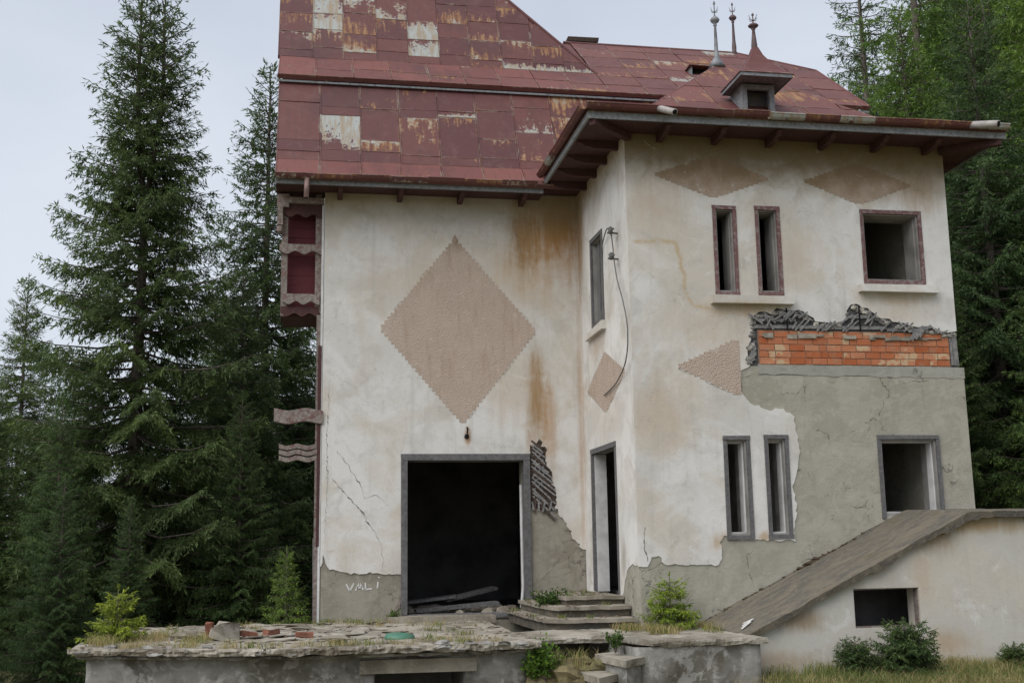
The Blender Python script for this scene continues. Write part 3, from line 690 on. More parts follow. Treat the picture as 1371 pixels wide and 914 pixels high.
for i, q in enumerate(wins):
    wf = frame_y('window', q, -2.825, 0.05, 'red_frame' if i < 3 else 'grey_frame', wall_c if False else house, i != 5)
    wf['label'] = labs[i]
    frame_y('rebate', (q[0] + .068, q[1] + .068, q[2] - .068, q[3] - .068), -2.73, 0.014 if i < 3 else 0.022, 'interior' if i < 3 else 'white_board', wf, True, 0.12) if True else inner(wf, (q[0] + .07, q[1] + .07, q[2] - .07, q[3] - .07), -2.73, 'white_board')
for nm, x0, x1, z0, z1 in (('window_sill', 6.82, 7.96, 4.035, 4.145), ('window_sill', 8.92, 10.06, 4.245, 4.345)):
    MB().box((x0, -2.92, z0), (x1, -2.78, z1), 0.006).build(nm, 'plaster_c', house)
wb = frame_x('window', WIN_B, 5.715, 0.06, 'grey_frame', house); wb['label'] = 'narrow grey framed window in the side wall'
MB().box((5.80, WIN_B[0] + .05, WIN_B[1] + .05), (5.808, WIN_B[2] - .05, WIN_B[3] - .05)).build('pane', 'glass', wb)
MB().box((5.79, -1.08, WIN_B[1] + .05), (5.82, -1.02, WIN_B[3] - .05)).build('glazing_bar', 'grey_frame', wb)
MB().poly([(5.66, -1.55, 3.93), (5.66, -.55, 3.92), (5.66, -.55, 4.0), (5.66, -1.55, 4.05), (5.76, -1.55, 3.93), (5.76, -.55, 3.92), (5.76, -.55, 4.02), (5.76, -1.55, 4.06)],
          [(0, 3, 2, 1), (4, 5, 6, 7), (0, 1, 5, 4), (3, 7, 6, 2), (0, 4, 7, 3), (1, 2, 6, 5)]).build('sill', 'plaster_b', wb)
db = frame_x('narrow_doorway', DOOR_B, 5.715, 0.07, 'grey_frame', house, False); db['label'] = 'narrow doorway with grey frame and pale jamb above the steps'
MB().box((5.76, DOOR_B[2] - 0.095, 0.29), (5.93, DOOR_B[2] - 0.06, 2.24)).build('jamb_lining', 'white_board', db)
da = frame_y('wide_doorway', DOOR_A, -0.03, 0.095, 'grey_frame', house, False, 0.16); da['label'] = 'wide dark doorway with weathered grey frame'
MB().tube([(4.79, 0.15, 1.85), (4.785, 0.12, 1.2), (4.79, 0.10, 0.35), (4.75, 0.05, 0.06)], 0.022, 7).build('white_pipe', 'white_board', da)
MB().box((3.03, 0.0, -0.06), (4.85, 0.30, -0.005), 0.005).build('sill_board', 'grey_wood', da)

# graffiti, cracks, hole with an iron hook
mb = MB(); zb, hh, s0 = 0.345, 0.105, 2.20
for pts in ([(0, 1), (.055, 0), (.11, 1)], [(.135, 0), (.19, .95), (.245, 0)], [(.155, .35), (.225, .35)], [(.275, .9), (.275, 0), (.37, .03)], [(.445, .0), (.455, .85)], [(.462, 1.35), (.47, 1.5)]):
    for a, b in zip(pts[:-1], pts[1:]): mb.bar((s0 + a[0], 0.0165, zb + a[1] * hh + a[0] * .08), (s0 + b[0], 0.0165, zb + b[1] * hh + b[0] * .08), 0.022, 0.003, (0, 1, 0))
mb.build('graffiti_letters', 'chalk', wall_a)['label'] = 'white hand painted letters VALI'
def crack(pts, parent, y=-0.002, wmax=0.022, seed=1):
    r_ = random.Random(seed); q = rag(pts, 0.035, 0.013, seed); up = []; dn = []
    for i, p in enumerate(q):
        h = wmax * (0.15 + r_.random() ** 2) * min(1, 0.3 + 3 * min(i, len(q) - 1 - i) / len(q))
        up.append((p[0] + h * .35, p[1] + h / 2)); dn.append((p[0] - h * .35, p[1] - h / 2))
    MB().sheet(up + dn[::-1], [], lambda x, z, d: (x, y + d, z), 0.004).build('crack', 'crack', parent)
crack([(1.98, 1.95), (2.2, 1.70), (2.42, 1.48), (2.50, 1.30), (2.62, 1.15), (2.70, 0.98)], wall_a, seed=1)
crack([(2.05, 2.35), (2.22, 2.12), (2.38, 1.88), (2.45, 1.66), (2.62, 1.70), (2.80, 1.55)], wall_a, seed=2, wmax=0.014)
crack([(2.70, 0.98), (2.72, 0.8), (2.71, 0.62)], wall_a, seed=3, wmax=0.012)
crack([(1.93, 3.4), (1.90, 2.6), (1.92, 1.9), (1.89, 1.1)], wall_a, seed=4, wmax=0.016)
crack([(5.05, 0.45), (5.2, 0.6), (5.33, 0.76)], wall_a, y=0.017, seed=5, wmax=0.016)
crack([(5.82, 1.15), (5.80, 0.9), (5.84, 0.72)], wall_c, y=-2.813, seed=6, wmax=0.03)
crack([(4.70, 5.9), (4.78, 5.6), (4.82, 5.45), (4.86, 5.15)], wall_a, seed=8, wmax=0.018)
mb = MB(); mb.tube([(3.96, 0.02, 2.70), (3.965, -0.05, 2.68), (3.955, -0.06, 2.60)], 0.012, 6); q = lump((3.955, -0.02, 2.56), 0.035, 3, (1, .6, 1.1)); mb.poly(q.v, q.f)
mb.build('iron_hook', 'black', wall_a)

# ------------------------------------------------------------------ roof
roof = MB()
TH = 0.05
def V3(*a): return Vector(a)
XV0, XV1 = 1.10, 10.95
def mir(p): return (p[0], 6.2 - p[1], p[2])
planes = {}
def deck(pts, both=False):
    roof.slab(pts, TH)
    if both: roof.slab([mir(p) for p in pts][::-1], TH)
fl0, fl1, st1, t20, rdg = (-0.64, 6.28), (-0.28, 6.64), (0.43, 8.16), (0.32, 8.215), (3.10, 10.333)
deck([(XV0, *fl0), (XV1, *fl0), (XV1, *fl1), (XV0, *fl1)], True)
deck([(XV0, *fl1), (XV1, *fl1), (XV1, *st1), (XV0, *st1)], True)
deck([(XV0 - .02, *t20), (XV1 + .02, *t20), (XV1 + .02, 2.23, 9.67), (9.75, *rdg), (XV0 - .02, *rdg)], True)
deck([(XV1 + .02, 2.23, 9.67), (XV1 + .02, 3.97, 9.67), (9.75, *rdg)])
tb = (1.27, 8.94); tt = (3.10, 12.86)
deck([(XV0 - .05, *tb), (6.42, *tb), (3.1, *tt), (XV0 - .05, *tt)], True)
deck([(6.42, *tb), (6.42, 4.93, 8.94), (3.1, *tt)])
E0, E1 = (5.09, -3.38, 6.45), (10.98, -3.38, 6.45); I0, I1 = (6.09, -2.38, 6.81), (9.98, -2.38, 6.81); A0, A1 = (8.03, -0.33, 8.51), (8.03, 0.85, 8.51)
deck([E0, E1, I1, I0]); deck([I0, I1, A0])
deck([(5.09, -0.45, 6.45), E0, I0, (6.09, -0.15, 6.81)]); deck([(6.09, 0.3, 6.81), I0, A0, A1])
deck([E1, (10.98, -0.45, 6.45), (9.98, -0.15, 6.81), I1]); deck([I1, (9.98, 0.3, 6.81), A1, A0])
ro = roof.build('roof', 'roof', house, color=(0.1, 0.35, 0.3))
# drop edges between the two slopes
for yy, sg in ((0.315, 1), (5.885, -1)):
    MB().box((XV0 - .03, min(yy + .05 * sg, yy + .03 * sg), 8.128), (XV1 + .03, max(yy + .05 * sg, yy + .03 * sg), 8.158)).build('drop_fascia', 'fascia', ro)

def panels(origin, u, v, poly, cols, rows, tone, zinc=0.1, rust=0.15, special=None, seed=1, jitter=True):
    """lay sheet-iron panels over a roof plane; cols = list of u edges, rows(col) = list of v edges"""
    rr = random.Random(seed); u = Vector(u).normalized(); v = Vector(v).normalized(); nn = u.cross(v); O_ = Vector(origin)
    for ci in range(len(cols) - 1):
        vs = rows(ci, rr)
        for ri in range(len(vs) - 1):
            q = clip(clip(clip(clip(poly, 0, cols[ci], True), 0, cols[ci + 1], False), 1, vs[ri], True), 1, vs[ri + 1], False)
            if len(q) < 3: continue
            ar = abs(sum(q[i][0] * q[(i + 1) % len(q)][1] - q[(i + 1) % len(q)][0] * q[i][1] for i in range(len(q)))) / 2
            if ar < 0.02: continue
            cx = sum(p[0] for p in q) / len(q); cy = sum(p[1] for p in q) / len(q)
            sh = [((p[0] - cx) * (1 - 0.008), (p[1] - cy) * (1 - 0.010)) for p in q]
            k = len(sh); lift = rr.uniform(0.001, 0.006); tl = rr.uniform(-0.006, 0.006)
            top = [(a, b, 0.016 + lift + tl * (a + b)) for a, b in sh]; bot = [(a, b, -0.006) for a, b in sh]
            mb = MB().poly(top + bot, [tuple(range(k)), tuple(range(2 * k - 1, k - 1, -1))] + [(i, k + i, k + (i + 1) % k, (i + 1) % k) for i in range(k)])
            # standing seam on the left edge, folded lap on the lower edge
            le = [p for p in sh if p[0] < min(s[0] for s in sh) + 0.02]
            if len(le) >= 2:
                ya, yb = min(p[1] for p in le), max(p[1] for p in le); xa = min(s[0] for s in sh)
                mb.box((xa, ya, 0.0), (xa + 0.014, yb, 0.024 + lift))
            bo = [p for p in sh if p[1] < min(s[1] for s in sh) + 0.02]
            if len(bo) >= 2:
                xa, xb = min(p[0] for p in bo), max(p[0] for p in bo); ya = min(s[1] for s in sh)
                mb.box((xa + .015, ya - 0.004, 0.012), (xb, ya + 0.012, 0.019 + lift + .003))
            z_, r_ = zinc, rust
            if rr.random() < 0.30: r_ += rr.uniform(0.2, 0.6)
            if rr.random() < 0.10: z_ += rr.uniform(0.3, 0.6)
            if special and (ci, ri) in special: z_, r_ = special[(ci, ri)]
            ob = mb.build('metal_panel', 'roof', ro, color=(min(1, z_), max(0, min(1, tone + rr.uniform(-0.24, 0.24))), min(1, r_)))
            c3 = O_ + u * cx + v * cy
            ob.matrix_basis = Matrix(((u.x, v.x, nn.x, c3.x), (u.y, v.y, nn.y, c3.y), (u.z, v.z, nn.z, c3.z), (0, 0, 0, 1)))
def mk(p0, p1):
    d = Vector((0, p1[0] - p0[0], p1[1] - p0[1])); return d.length, d.normalized()
xs = Vector((1, 0, 0))
W0 = XV1 - XV0
colw = lambda a, b, step, rr: [a] + [a + (b - a) * (i / max(1, round((b - a) / step))) + rr.uniform(-.02, .02) for i in range(1, max(1, round((b - a) / step)))] + [b]
rA = random.Random(2)
LW, vW = mk(fl0, fl1)
panels((XV0, *fl0), xs, vW, rect(0, 0, W0, LW), colw(0, W0, 0.60, rA), lambda c, r: [0, LW], 0.78, 0.05, 0.2, {(3, 0): (0.3, 0.6)}, 3)
LS, vS = mk(fl1, st1)
cS = colw(0, W0, 0.60, rA)
def rowsS(c, r):
    b = [0.30, 0.78, 0.35, 0.86, 0.95, 0.5, 0.66][c % 7]
    return [0, 0.16 + r.uniform(0, .08), b + .15 + r.uniform(-.05, .05), 1.25 + r.uniform(-.12, .12), LS]
panels((XV0, *fl1), xs, vS, rect(0, 0, W0, LS), cS, rowsS, 0.25, 0.08, 0.12,
       {(1, 1): (0.9, 0.8), (2, 1): (0.6, 1.0), (3, 1): (0.5, 0.7), (4, 2): (0.7, 0.6), (5, 1): (0.35, 0.5), (6, 1): (0.3, 0.55), (7, 3): (0.5, 0.85), (7, 2): (0.45, 0.8), (1, 2): (0.3, 0.4)}, 4)
L2, v2 = mk(t20, rdg)
panels((XV0 - .02, *t20), xs, v2, rect(0, 0, 5.34, 1.24), colw(0, 5.34, 0.60, rA), lambda c, r: [0, 0.5 + r.uniform(-.1, .1), 1.24], 0.72, 0.05, 0.15, None, 5)
panels((XV0 - .02, *t20), xs, v2, [(5.34, 0), (W0 + .04, 0), (W0 + .04, 2.401), (8.67, L2), (5.34, L2)], colw(5.34, W0 + .04, 0.62, rA),
       lambda c, r: [0, 0.42 + r.uniform(-.1, .1), 0.98 + r.uniform(-.12, .12), 1.7 + r.uniform(-.1, .1), 2.45 + r.uniform(-.1, .1), 3.05, L2 + .01], 0.60, 0.10, 0.22, {(2, 3): (0.5, 0.8), (3, 3): (0.3, 0.6), (4, 5): (0.75, 0.3)}, 6)
LT, vT = mk(tb, tt)
cT = colw(0, 5.37, 0.54, rA)
panels((XV0 - .05, *tb), xs, vT, [(0, 0), (5.37, 0), (2.05, LT), (0, LT)], cT,
       lambda c, r: [0, 0.16 + (0.10 if c % 2 else 0.02), 0.62 + [0, .1, .02, -.05, -.02, .08, .05, 0.1, 0, 0][c % 10], 1.12 + r.uniform(-.08, .08), 1.65 + r.uniform(-.08, .08), 2.3, 2.95, 3.6, LT], 0.24, 0.10, 0.16,
       {(1, 1): (0.55, 0.75), (1, 2): (1.0, 0.5), (1, 3): (0.9, 0.8), (2, 1): (0.55, 0.95), (2, 2): (0.15, 0.7), (2, 3): (0.8, 0.9), (4, 1): (0.95, 0.85), (4, 2): (1.0, 0.45), (3, 3): (0.75, 0.55), (3, 2): (0.35, 0.7),
        (5, 3): (0.4, 0.8), (6, 1): (0.45, 0.75), (6, 2): (0.3, 0.6), (6, 3): (0.5, 0.8), (7, 0): (0.75, 0.3), (7, 1): (0.5, 0.7), (8, 0): (0.9, 0.3), (8, 1): (0.4, 0.8)}, 7)
# hip ridge capping of the tall roof and ridge rolls
MB().tube([(6.44, 1.26, 8.94), (3.1, 3.1, 12.88)], 0.035, 6).build('hip_capping', 'roof', ro, color=(0.1, 0.1, 0.2))
MB().tube([(6.3, 3.1, 10.35), (9.75, 3.1, 10.35)], 0.03, 6).build('ridge_capping', 'roof', ro, color=(0.1, 0.3, 0.2))
MB().tube([(9.75, 3.1, 10.35), (XV1 + .02, 2.23, 9.69)], 0.025, 6).build('hip_capping', 'roof', ro, color=(0.1, 0.3, 0.2))
MB().tube([(XV1 + .02, 2.23, 9.69), (XV1 + .02, 0.32, 8.23)], 0.025, 6).build('verge_capping', 'roof', ro, color=(0.3, 0.6, 0.4))
# roof of the projection
def tri_panels(a, b, c, extra, nstep, tone, seed, rows_n=4):
    a, b = Vector(a), Vector(b); u = (b - a).normalized(); c = Vector(c); v = c - a; v = (v - u * v.dot(u)); Lv = v.length; v.normalize()
    poly = [(0, 0), ((b - a).length, 0)] + [((Vector(p) - a).dot(u), (Vector(p) - a).dot(v)) for p in extra]
    panels(a, u, v, poly, colw(0, (b - a).length, nstep, rA), lambda cc, r: [Lv * i / rows_n + (r.uniform(-.06, .06) if 0 < i < rows_n else 0) for i in range(rows_n + 1)], tone, 0.12, 0.28, None, seed)
tri_panels(I0, I1, A0, [A0], 0.62, 0.58, 11)
tri_panels(E0, E1, I1, [I1, I0], 0.65, 0.5, 12, 2)
tri_panels((6.09, 0.1, 6.81), I0, A0, [A0, (8.03, 0.1, 8.51)], 0.6, 0.55, 13)
tri_panels((5.09, -.45, 6.45), E0, I0, [I0, (6.09, -.45, 6.81)], 0.6, 0.45, 14, 2)
MB().tube([I0, A0], 0.025, 6).build('hip_capping', 'roof', ro, color=(0.5, 0.6, 0.4))
MB().tube([I1, A0], 0.025, 6).build('hip_capping', 'roof', ro, color=(0.5, 0.6, 0.4))

# fascias, gutters, soffits
MB().box((5.09, -3.37, 6.315), (10.97, -3.34, 6.405), 0.003).build('fascia_board', 'fascia', ro)
MB().box((5.09, -3.335, 6.315), (5.12, -0.52, 6.405), 0.003).build('fascia_board', 'fascia', ro)
MB().box((10.94, -3.335, 6.315), (10.97, -0.52, 6.405), 0.003).build('fascia_board', 'fascia', ro)
MB().box((XV0, -0.56, 6.19), (5.085, -0.53, 6.258), 0.003).build('fascia_board', 'fascia', ro)
MB().box((5.125, -3.335, 6.345), (10.935, -0.0, 6.375)).build('soffit', 'maroon_wood', ro)
MB().box((XV0 + .01, -0.525, 6.245), (5.12, 0.30, 6.275)).build('soffit', 'maroon_wood', ro)
def gutter(a, b, r, nseg, mat, seed):
    rr = random.Random(seed); a, b = Vector(a), Vector(b)
    d = (b - a).normalized(); side = d.cross(Vector((0, 0, 1)))
    for i in range(nseg):
        p, q = a.lerp(b, i / nseg), a.lerp(b, (i + 0.992) / nseg)
        sag = Vector((0, 0, rr.uniform(-.012, .006))); p = p + sag; q = q + sag; P = []
        for e in (p, q):
            for rad in (r, r - 0.008):
                P += [e + side * math.cos(t) * rad * -1 + Vector((0, 0, -math.sin(t) * rad)) for t in [math.pi * j / 8 for j in range(9)]]
        Fc = []
        for j in range(8): Fc += [(j, j + 1, 18 + j + 1, 18 + j), (9 + j + 1, 9 + j, 27 + j, 27 + j + 1), (j, 9 + j, 9 + j + 1, j + 1), (18 + j, 18 + j + 1, 27 + j + 1, 27 + j)]
        Fc += [(0, 18, 27, 9), (8, 17, 35, 26)]
        mb = MB().poly(P, Fc); mb.tube([p + side * r * -1, q + side * r * -1], 0.011, 6); mb.tube([p + side * r, q + side * r], 0.011, 6)
        z_ = 0.85 if rr.random() < 0.22 else 0.2
        mb.build('gutter_length', mat, ro, color=(z_, rr.uniform(0.2, 0.5), rr.uniform(0.3, 0.7)))
gutter((5.05, -3.435, 6.475), (10.97, -3.435, 6.475), 0.065, 12, 'roof', 2)
gutter((5.03, -0.6, 6.47), (5.03, -3.40, 6.47), 0.055, 5, 'roof', 3)
gutter((XV0, -0.635, 6.315), (4.98, -0.635, 6.325), 0.06, 7, 'roof', 4)
def pipe(a, b, r, name, mat):
    a, b = Vector(a), Vector(b); d = (b - a).normalized()
    o = MB().tube([a, b], r, 12).build(name, mat, ro, True)
    MB().tube([b - d * 0.002, b + d * 0.002], r * 0.82, 12).build('bore_black', 'black', o)  # black disc painted in place of the shaded inside of the pipe
pipe((6.00, -3.42, 6.475), (6.10, -3.82, 6.27), 0.042, 'spout', 'zinc')
pipe((10.40, -3.44, 6.46), (10.60, -3.78, 6.36), 0.05, 'spout', 'zinc')
pipe((1.56, -0.63, 6.30), (1.55, -0.63, 5.96), 0.036, 'downpipe_stub', 'pipe_red')
# corbels
def corbel(p, d, L, mat='maroon_wood'):
    """beam end under the eaves: p at the wall (top centre), d outward, shaped end"""
    p, d = Vector(p), Vector(d); s_ = Vector((-d.y, d.x, 0)); prof = [(0, 0), (L, 0), (L, -0.035), (L - .05, -0.05), (L - .09, -0.085), (L - .16, -0.09), (L - .22, -0.112), (0, -0.112)]
    P = [p + d * a + Vector((0, 0, b)) + s_ * sgn * 0.036 for sgn in (-1, 1) for a, b in prof]; k = len(prof)
    return MB().poly(P, [tuple(range(k - 1, -1, -1)), tuple(range(k, 2 * k))] + [(i, (i + 1) % k, k + (i + 1) % k, k + i) for i in range(k)]).build('corbel', mat, ro)
for x in (6.20, 6.97, 7.74, 8.51, 9.28, 10.05): corbel((x, -2.79, 6.344), (0, -1, 0), 0.5)
for y in (-2.45, -1.85, -1.25, -0.65): corbel((5.75, y, 6.344), (-1, 0, 0), 0.58)
for x in (2.05, 2.95, 3.87, 4.83): corbel((x, 0.0, 6.244), (0, -1, 0), 0.5)
for y in (-2.2, -1.4, -0.6): corbel((10.33, y, 6.344), (1, 0, 0), 0.58)
MB().bar((5.78, -2.82, 6.29), (5.15, -3.33, 6.29), 0.09, 0.10).build('hip_beam', 'maroon_wood', ro)
MB().bar((10.3, -2.82, 6.29), (10.92, -3.33, 6.29), 0.09, 0.10).build('hip_beam', 'maroon_wood', ro)

# chimney, skylight, finials, dormer
mb = MB(); mb.box((6.50, 3.35, 9.9), (7.0, 3.85, 10.50), 0.01); mb.box((6.45, 3.30, 10.50), (7.05, 3.90, 10.58), 0.01); mb.build('chimney', 'lath_brown', house)
sk = MB().box((8.20, 1.44, 9.30), (8.72, 1.86, 9.325), 0.004).build('roof_hatch', 'roof', house, color=(0.2, 0.3, 0.3))
for x in (8.24, 8.66): MB().poly([(x, 1.48, 9.07), (x + .02, 1.48, 9.07), (x + .02, 1.48, 9.30), (x, 1.48, 9.30), (x, 1.80, 9.30), (x + .02, 1.80, 9.30)], [(0, 1, 2, 3), (0, 3, 4), (1, 5, 2), (3, 2, 5, 4), (0, 4, 5, 1)]).build('cheek', 'fascia', sk)
MB().box((8.26, 1.47, 9.08), (8.66, 1.49, 9.125)).build('hatch_sill', 'zinc', sk)
MB().box((8.26, 1.60, 9.12), (8.66, 1.61, 9.30)).build('hatch_black_plate', 'black', sk)  # black plate stands in for the shaded inside of the hatch
def finial(c, h, flare, parent, col_='finial_red'):
    k = h
    prof = [(flare, -0.05), (flare * 0.6, 0.06), (0.045, 0.14), (0.032, 0.28), (0.019, 0.60 * k), (0.034, 0.62 * k), (0.018, 0.64 * k), (0.060, 0.67 * k), (0.078, 0.70 * k), (0.055, 0.735 * k), (0.016, 0.76 * k), (0.009, 0.80 * k), (0.008, 0.93 * k), (0.022, 0.955 * k), (0.012, 0.985 * k), (0.004, 1.0 * k)]
    mb = MB().lathe(c, prof, 14)
    for j in range(4):
        a = j * math.pi / 2 + 0.4; d = Vector((math.cos(a), math.sin(a), 0)); p = Vector(c) + Vector((0, 0, 0.82 * k))
        mb.tube([p, p + d * 0.05 + Vector((0, 0, .01)), p + d * 0.085 + Vector((0, 0, .07))], [0.006, 0.006, 0.003], 5)
    return mb.build('finial', col_, parent, True)
finial((8.03, -0.33, 8.51), 1.12, 0.15, house, 'finial_grey')
finial((9.72, 3.1, 10.33), 1.08, 0.07, house, 'finial_red')
dorm = MB(); DY = -2.22
for a, b in ((7.66, 7.735), (8.075, 8.15)): dorm.slab([(a, DY, 6.84), (b, DY, 6.84), (b, DY, 7.40), (a, DY, 7.40)], 0.07)
dorm.slab([(7.735, DY + .005, 7.33), (8.075, DY + .005, 7.33), (8.075, DY + .005, 7.40), (7.735, DY + .005, 7.40)], 0.06)
do = dorm.build('dormer', 'fascia', house); do['label'] = 'small dormer with pyramid metal hat and finial'
for x in (7.665, 8.12): MB().poly([(x, DY + .07, 6.84), (x, DY + .07, 7.42), (x, -1.55, 7.42), (x + .025, DY + .07, 6.84), (x + .025, DY + .07, 7.42), (x + .025, -1.55, 7.42)], [(0, 1, 2), (3, 5, 4), (0, 3, 4, 1), (1, 4, 5, 2), (2, 5, 3, 0)]).build('cheek', 'fascia', do)
MB().box((7.70, -1.98, 6.9), (8.11, -1.96, 7.38)).build('dark_board', 'dark_interior', do)
HC = (7.905, -2.17); hr, wr = 0.375, 0.23
def ringp(r_, z_): return [(HC[0] - r_, HC[1] - r_, z_), (HC[0] + r_, HC[1] - r_, z_), (HC[0] + r_, HC[1] + r_, z_), (HC[0] - r_, HC[1] + r_, z_)]
P = ringp(hr, 7.395) + ringp(wr, 7.435)                       # soffit rising towards the body
MB().poly(P, [(j, 4 + j, 4 + (j + 1) % 4, (j + 1) % 4) for j in range(4)] + [(4, 7, 6, 5)]).build('hat_soffit', 'grey_wood', do)
P = ringp(hr + .012, 7.385) + ringp(hr + .012, 7.435)
MB().poly(P, [(j, (j + 1) % 4, 4 + (j + 1) % 4, 4 + j) for j in range(4)]).build('hat_fascia', 'fascia', do)
P = []
for r_, z_ in [(hr + .03, 7.438), (0.29, 7.54), (0.18, 7.68), (0.09, 7.84), (0.04, 7.98)]: P += ringp(r_, z_)
MB().poly(P, [(i * 4 + j, i * 4 + (j + 1) % 4, i * 4 + 4 + (j + 1) % 4, i * 4 + 4 + j) for i in range(4) for j in range(4)] + [(3, 2, 1, 0), (16, 17, 18, 19)]).build('hat', 'roof', do, color=(0.1, 0.35, 0.3))
finial((HC[0], HC[1], 7.86), 0.66, 0.05, do)

# ------------------------------------------------------------------ timber gallery on the left gable side
gal = MB()
gal.box((1.20, 0.10, 4.36), (1.29, 0.19, 6.24), 0.004); gal.box((1.70, 0.10, 4.40), (1.79, 0.19, 6.24), 0.004)
go = gal.build('timber_gallery', 'pale_wood', house); go['label'] = 'maroon boarded timber gallery on the left gable side'
for k in range(12):
    z0 = 4.42 + 0.147 * k; MB().box((1.23, 0.26 + (0.004 if k % 2 else 0), z0), (1.78, 0.285, z0 + 0.143), 0.002).build('board', 'maroon_board', go)
for k in range(12):
    z0 = 4.42 + 0.147 * k; MB().box((1.20, 0.30, z0), (1.225, 0.95, z0 + 0.143)).build('board', 'maroon_board', go)
MB().box((1.22, 0.2, 4.35), (1.82, 0.95, 4.415)).build('gallery_floor', 'maroon_wood', go)
def scallop(name, x0, x1, z0, z1, y0, y1, mat, parent, depth=0.05, waves=2.5, both=False):
    n_ = 28; bot = []; top = []
    for i in range(n_ + 1):
        t = i / n_; x = x0 + (x1 - x0) * t; bot.append((x, z0 + depth * (0.5 + 0.5 * math.sin(t * waves * 2 * math.pi + 2.2))))
    for i in range(n_ + 1):
        t = 1 - i / n_; x = x0 + (x1 - x0) * t; top.append((x, z1 + (depth * (0.5 * math.sin(t * waves * 2 * math.pi + 2.2)) if both else 0) + random.uniform(-.003, .003)))
    return MB().sheet(bot + top, [], lambda x, z, d: (x, y0 + d, z), y1 - y0).build(name, mat, parent)
scallop('rail', 1.17, 1.82, 5.29, 5.44, 0.04, 0.095, 'pale_wood', go)
scallop('rail', 1.23, 1.77, 4.52, 4.68, 0.04, 0.095, 'pale_wood', go)
scallop('skirt_board', 1.20, 1.76, 4.35, 4.50, 0.10, 0.14, 'maroon_wood', go)
scallop('valance', 1.22, 1.80, 5.86, 6.05, 0.05, 0.095, 'maroon_wood', go)
MB().box((1.30, -0.02, 6.06), (1.82, 0.08, 6.15), 0.004).build('plate_beam', 'pale_wood', go)
mb = MB(); mb.box((1.12, 0.0, 6.0), (1.30, 0.09, 6.2), 0.004); mb.box((1.13, 0.0, 5.72), (1.21, 0.09, 6.0), 0.004); mb.lathe((1.17, 0.045, 5.60), [(0.02, 0), (0.05, 0.03), (0.05, 0.08), (0.03, 0.12)], 10)
mb.build('carved_bracket', 'pale_wood', go)
for z0, z1, x0 in ((2.74, 2.95, 1.14),): scallop('joist_end', x0, 1.84, z0, z1, -0.03, 0.10, 'pale_wood', house, 0.04, 1.4, True)
for k in range(3): scallop('joist_end', 1.22, 1.80, 2.19 + 0.085 * k, 2.27 + 0.085 * k, 0.02 - .01 * (k % 2), 0.14, 'pale_wood', house, 0.03, 2.0, True)
MB().box((1.735, 0.02, -0.1), (1.79, 0.10, 4.36), 0.006).build('corner_post', 'pale_wood', house)
MB().box((1.792, 0.01, -0.1), (1.826, 0.08, 6.05), 0.004).build('corner_board', 'white_board', house)
MB().box((1.765, 0.005, 0.98), (1.81, 0.03, 3.9), 0.006).build('red_strip', 'maroon_wood', house)
MB().box((1.73, 0.10, -0.1), (1.745, 0.36, 1.1), 0.01).build('loose_plank', 'grey_wood', house)

# ------------------------------------------------------------------ loose cable on the side wall
cab = thing('loose_cable', 'thin grey loose cable hanging in an arc from two insulators', 'cable', (5.72, -2.3, 4.0))
def smooth_curve(pts, k=6):
    out = []; pts = [Vector(p) for p in pts]
    for i in range(len(pts) - 1):
        p0, p1, p2, p3 = pts[max(i - 1, 0)], pts[i], pts[i + 1], pts[min(i + 2, len(pts) - 1)]
        for j in range(k):
            t = j / k; out.append(0.5 * ((2 * p1) + (p2 - p0) * t + (2 * p0 - 5 * p1 + 4 * p2 - p3) * t * t + (3 * p1 - p0 - 3 * p2 + p3) * t ** 3))
    return out + [pts[-1]]
MB().tube(smooth_curve([(5.74, -1.45, 4.55), (5.71, -1.50, 5.0), (5.70, -1.62, 5.15), (5.66, -2.0, 5.24), (5.64, -2.27, 5.14), (5.65, -2.33, 4.9), (5.65, -2.36, 4.74), (5.65, -2.5, 4.4), (5.64, -2.78, 4.05), (5.64, -2.95, 3.65), (5.66, -2.75, 3.28), (5.70, -2.1, 3.08), (5.71, -1.40, 3.0)]), 0.0085, 6).build('wire', 'cable', cab)
for z, sgn in ((5.10, 1), (4.74, -1)):
    mb = MB(); mb.tube([(5.74, -2.30, z), (5.64, -2.32, z), (5.60, -2.36, z + .06)], 0.013, 6)
    mb.lathe((5.62, -2.34, z - 0.02), [(0.02, 0), (0.038, 0.02), (0.030, 0.045), (0.038, 0.07), (0.018, 0.10)], 10)
    mb.tube([(5.62, -2.2, z + .03), (5.62, -2.5, z + .01)], 0.012, 6)
    mb.build('insulator', 'cable', cab, True)

# ------------------------------------------------------------------ cellar annex with the sloping slab
ann = thing('cellar_annex', 'low plastered annex under a sloping concrete slab beside the house', 'annex', (8.5, -3.5, -0.6))
YF = -4.22
slab_top = lambda x: -0.09 + (x - 6.52) * (1.36 / 2.86) if x < 9.38 else 1.27
mb = MB(); N = 40; P = []; rr = random.Random(9)
xsn = [6.50 + (13.5 - 6.50) * i / 120 for i in range(121)]
K = 9
for x in xsn:
    zt = slab_top(x) + (0.06 if x < 9.3 else 0)*0
    for j in range(K):
        t = j / (K - 1); y = -2.80 + (YF - 0.10 + 2.80) * t
        zz = zt + 0.06 * (1 - t) + 0.012 * mnoise.noise((x * 3, y * 3, 1)) + 0.006 * mnoise.noise((x * 11, y * 11, 1))
        if j == K - 1: y += 0.03 * mnoise.noise((x * 4, 0, 3)) + 0.015 * mnoise.noise((x * 15, 0, 3)); zz -= 0.012
        P.append((x, y, zz))
    th = 0.085 + 0.035 * (math.sin(x * 5.6) > 0.2) * (x > 8.1) + 0.02 * mnoise.noise((x * 6, 1, 9))
    P.append((x, YF - 0.10 + 0.03 * mnoise.noise((x * 4, 0, 3)) + 0.012, zt - th)); P.append((x, -2.80, zt - 0.12))
R_ = K + 2
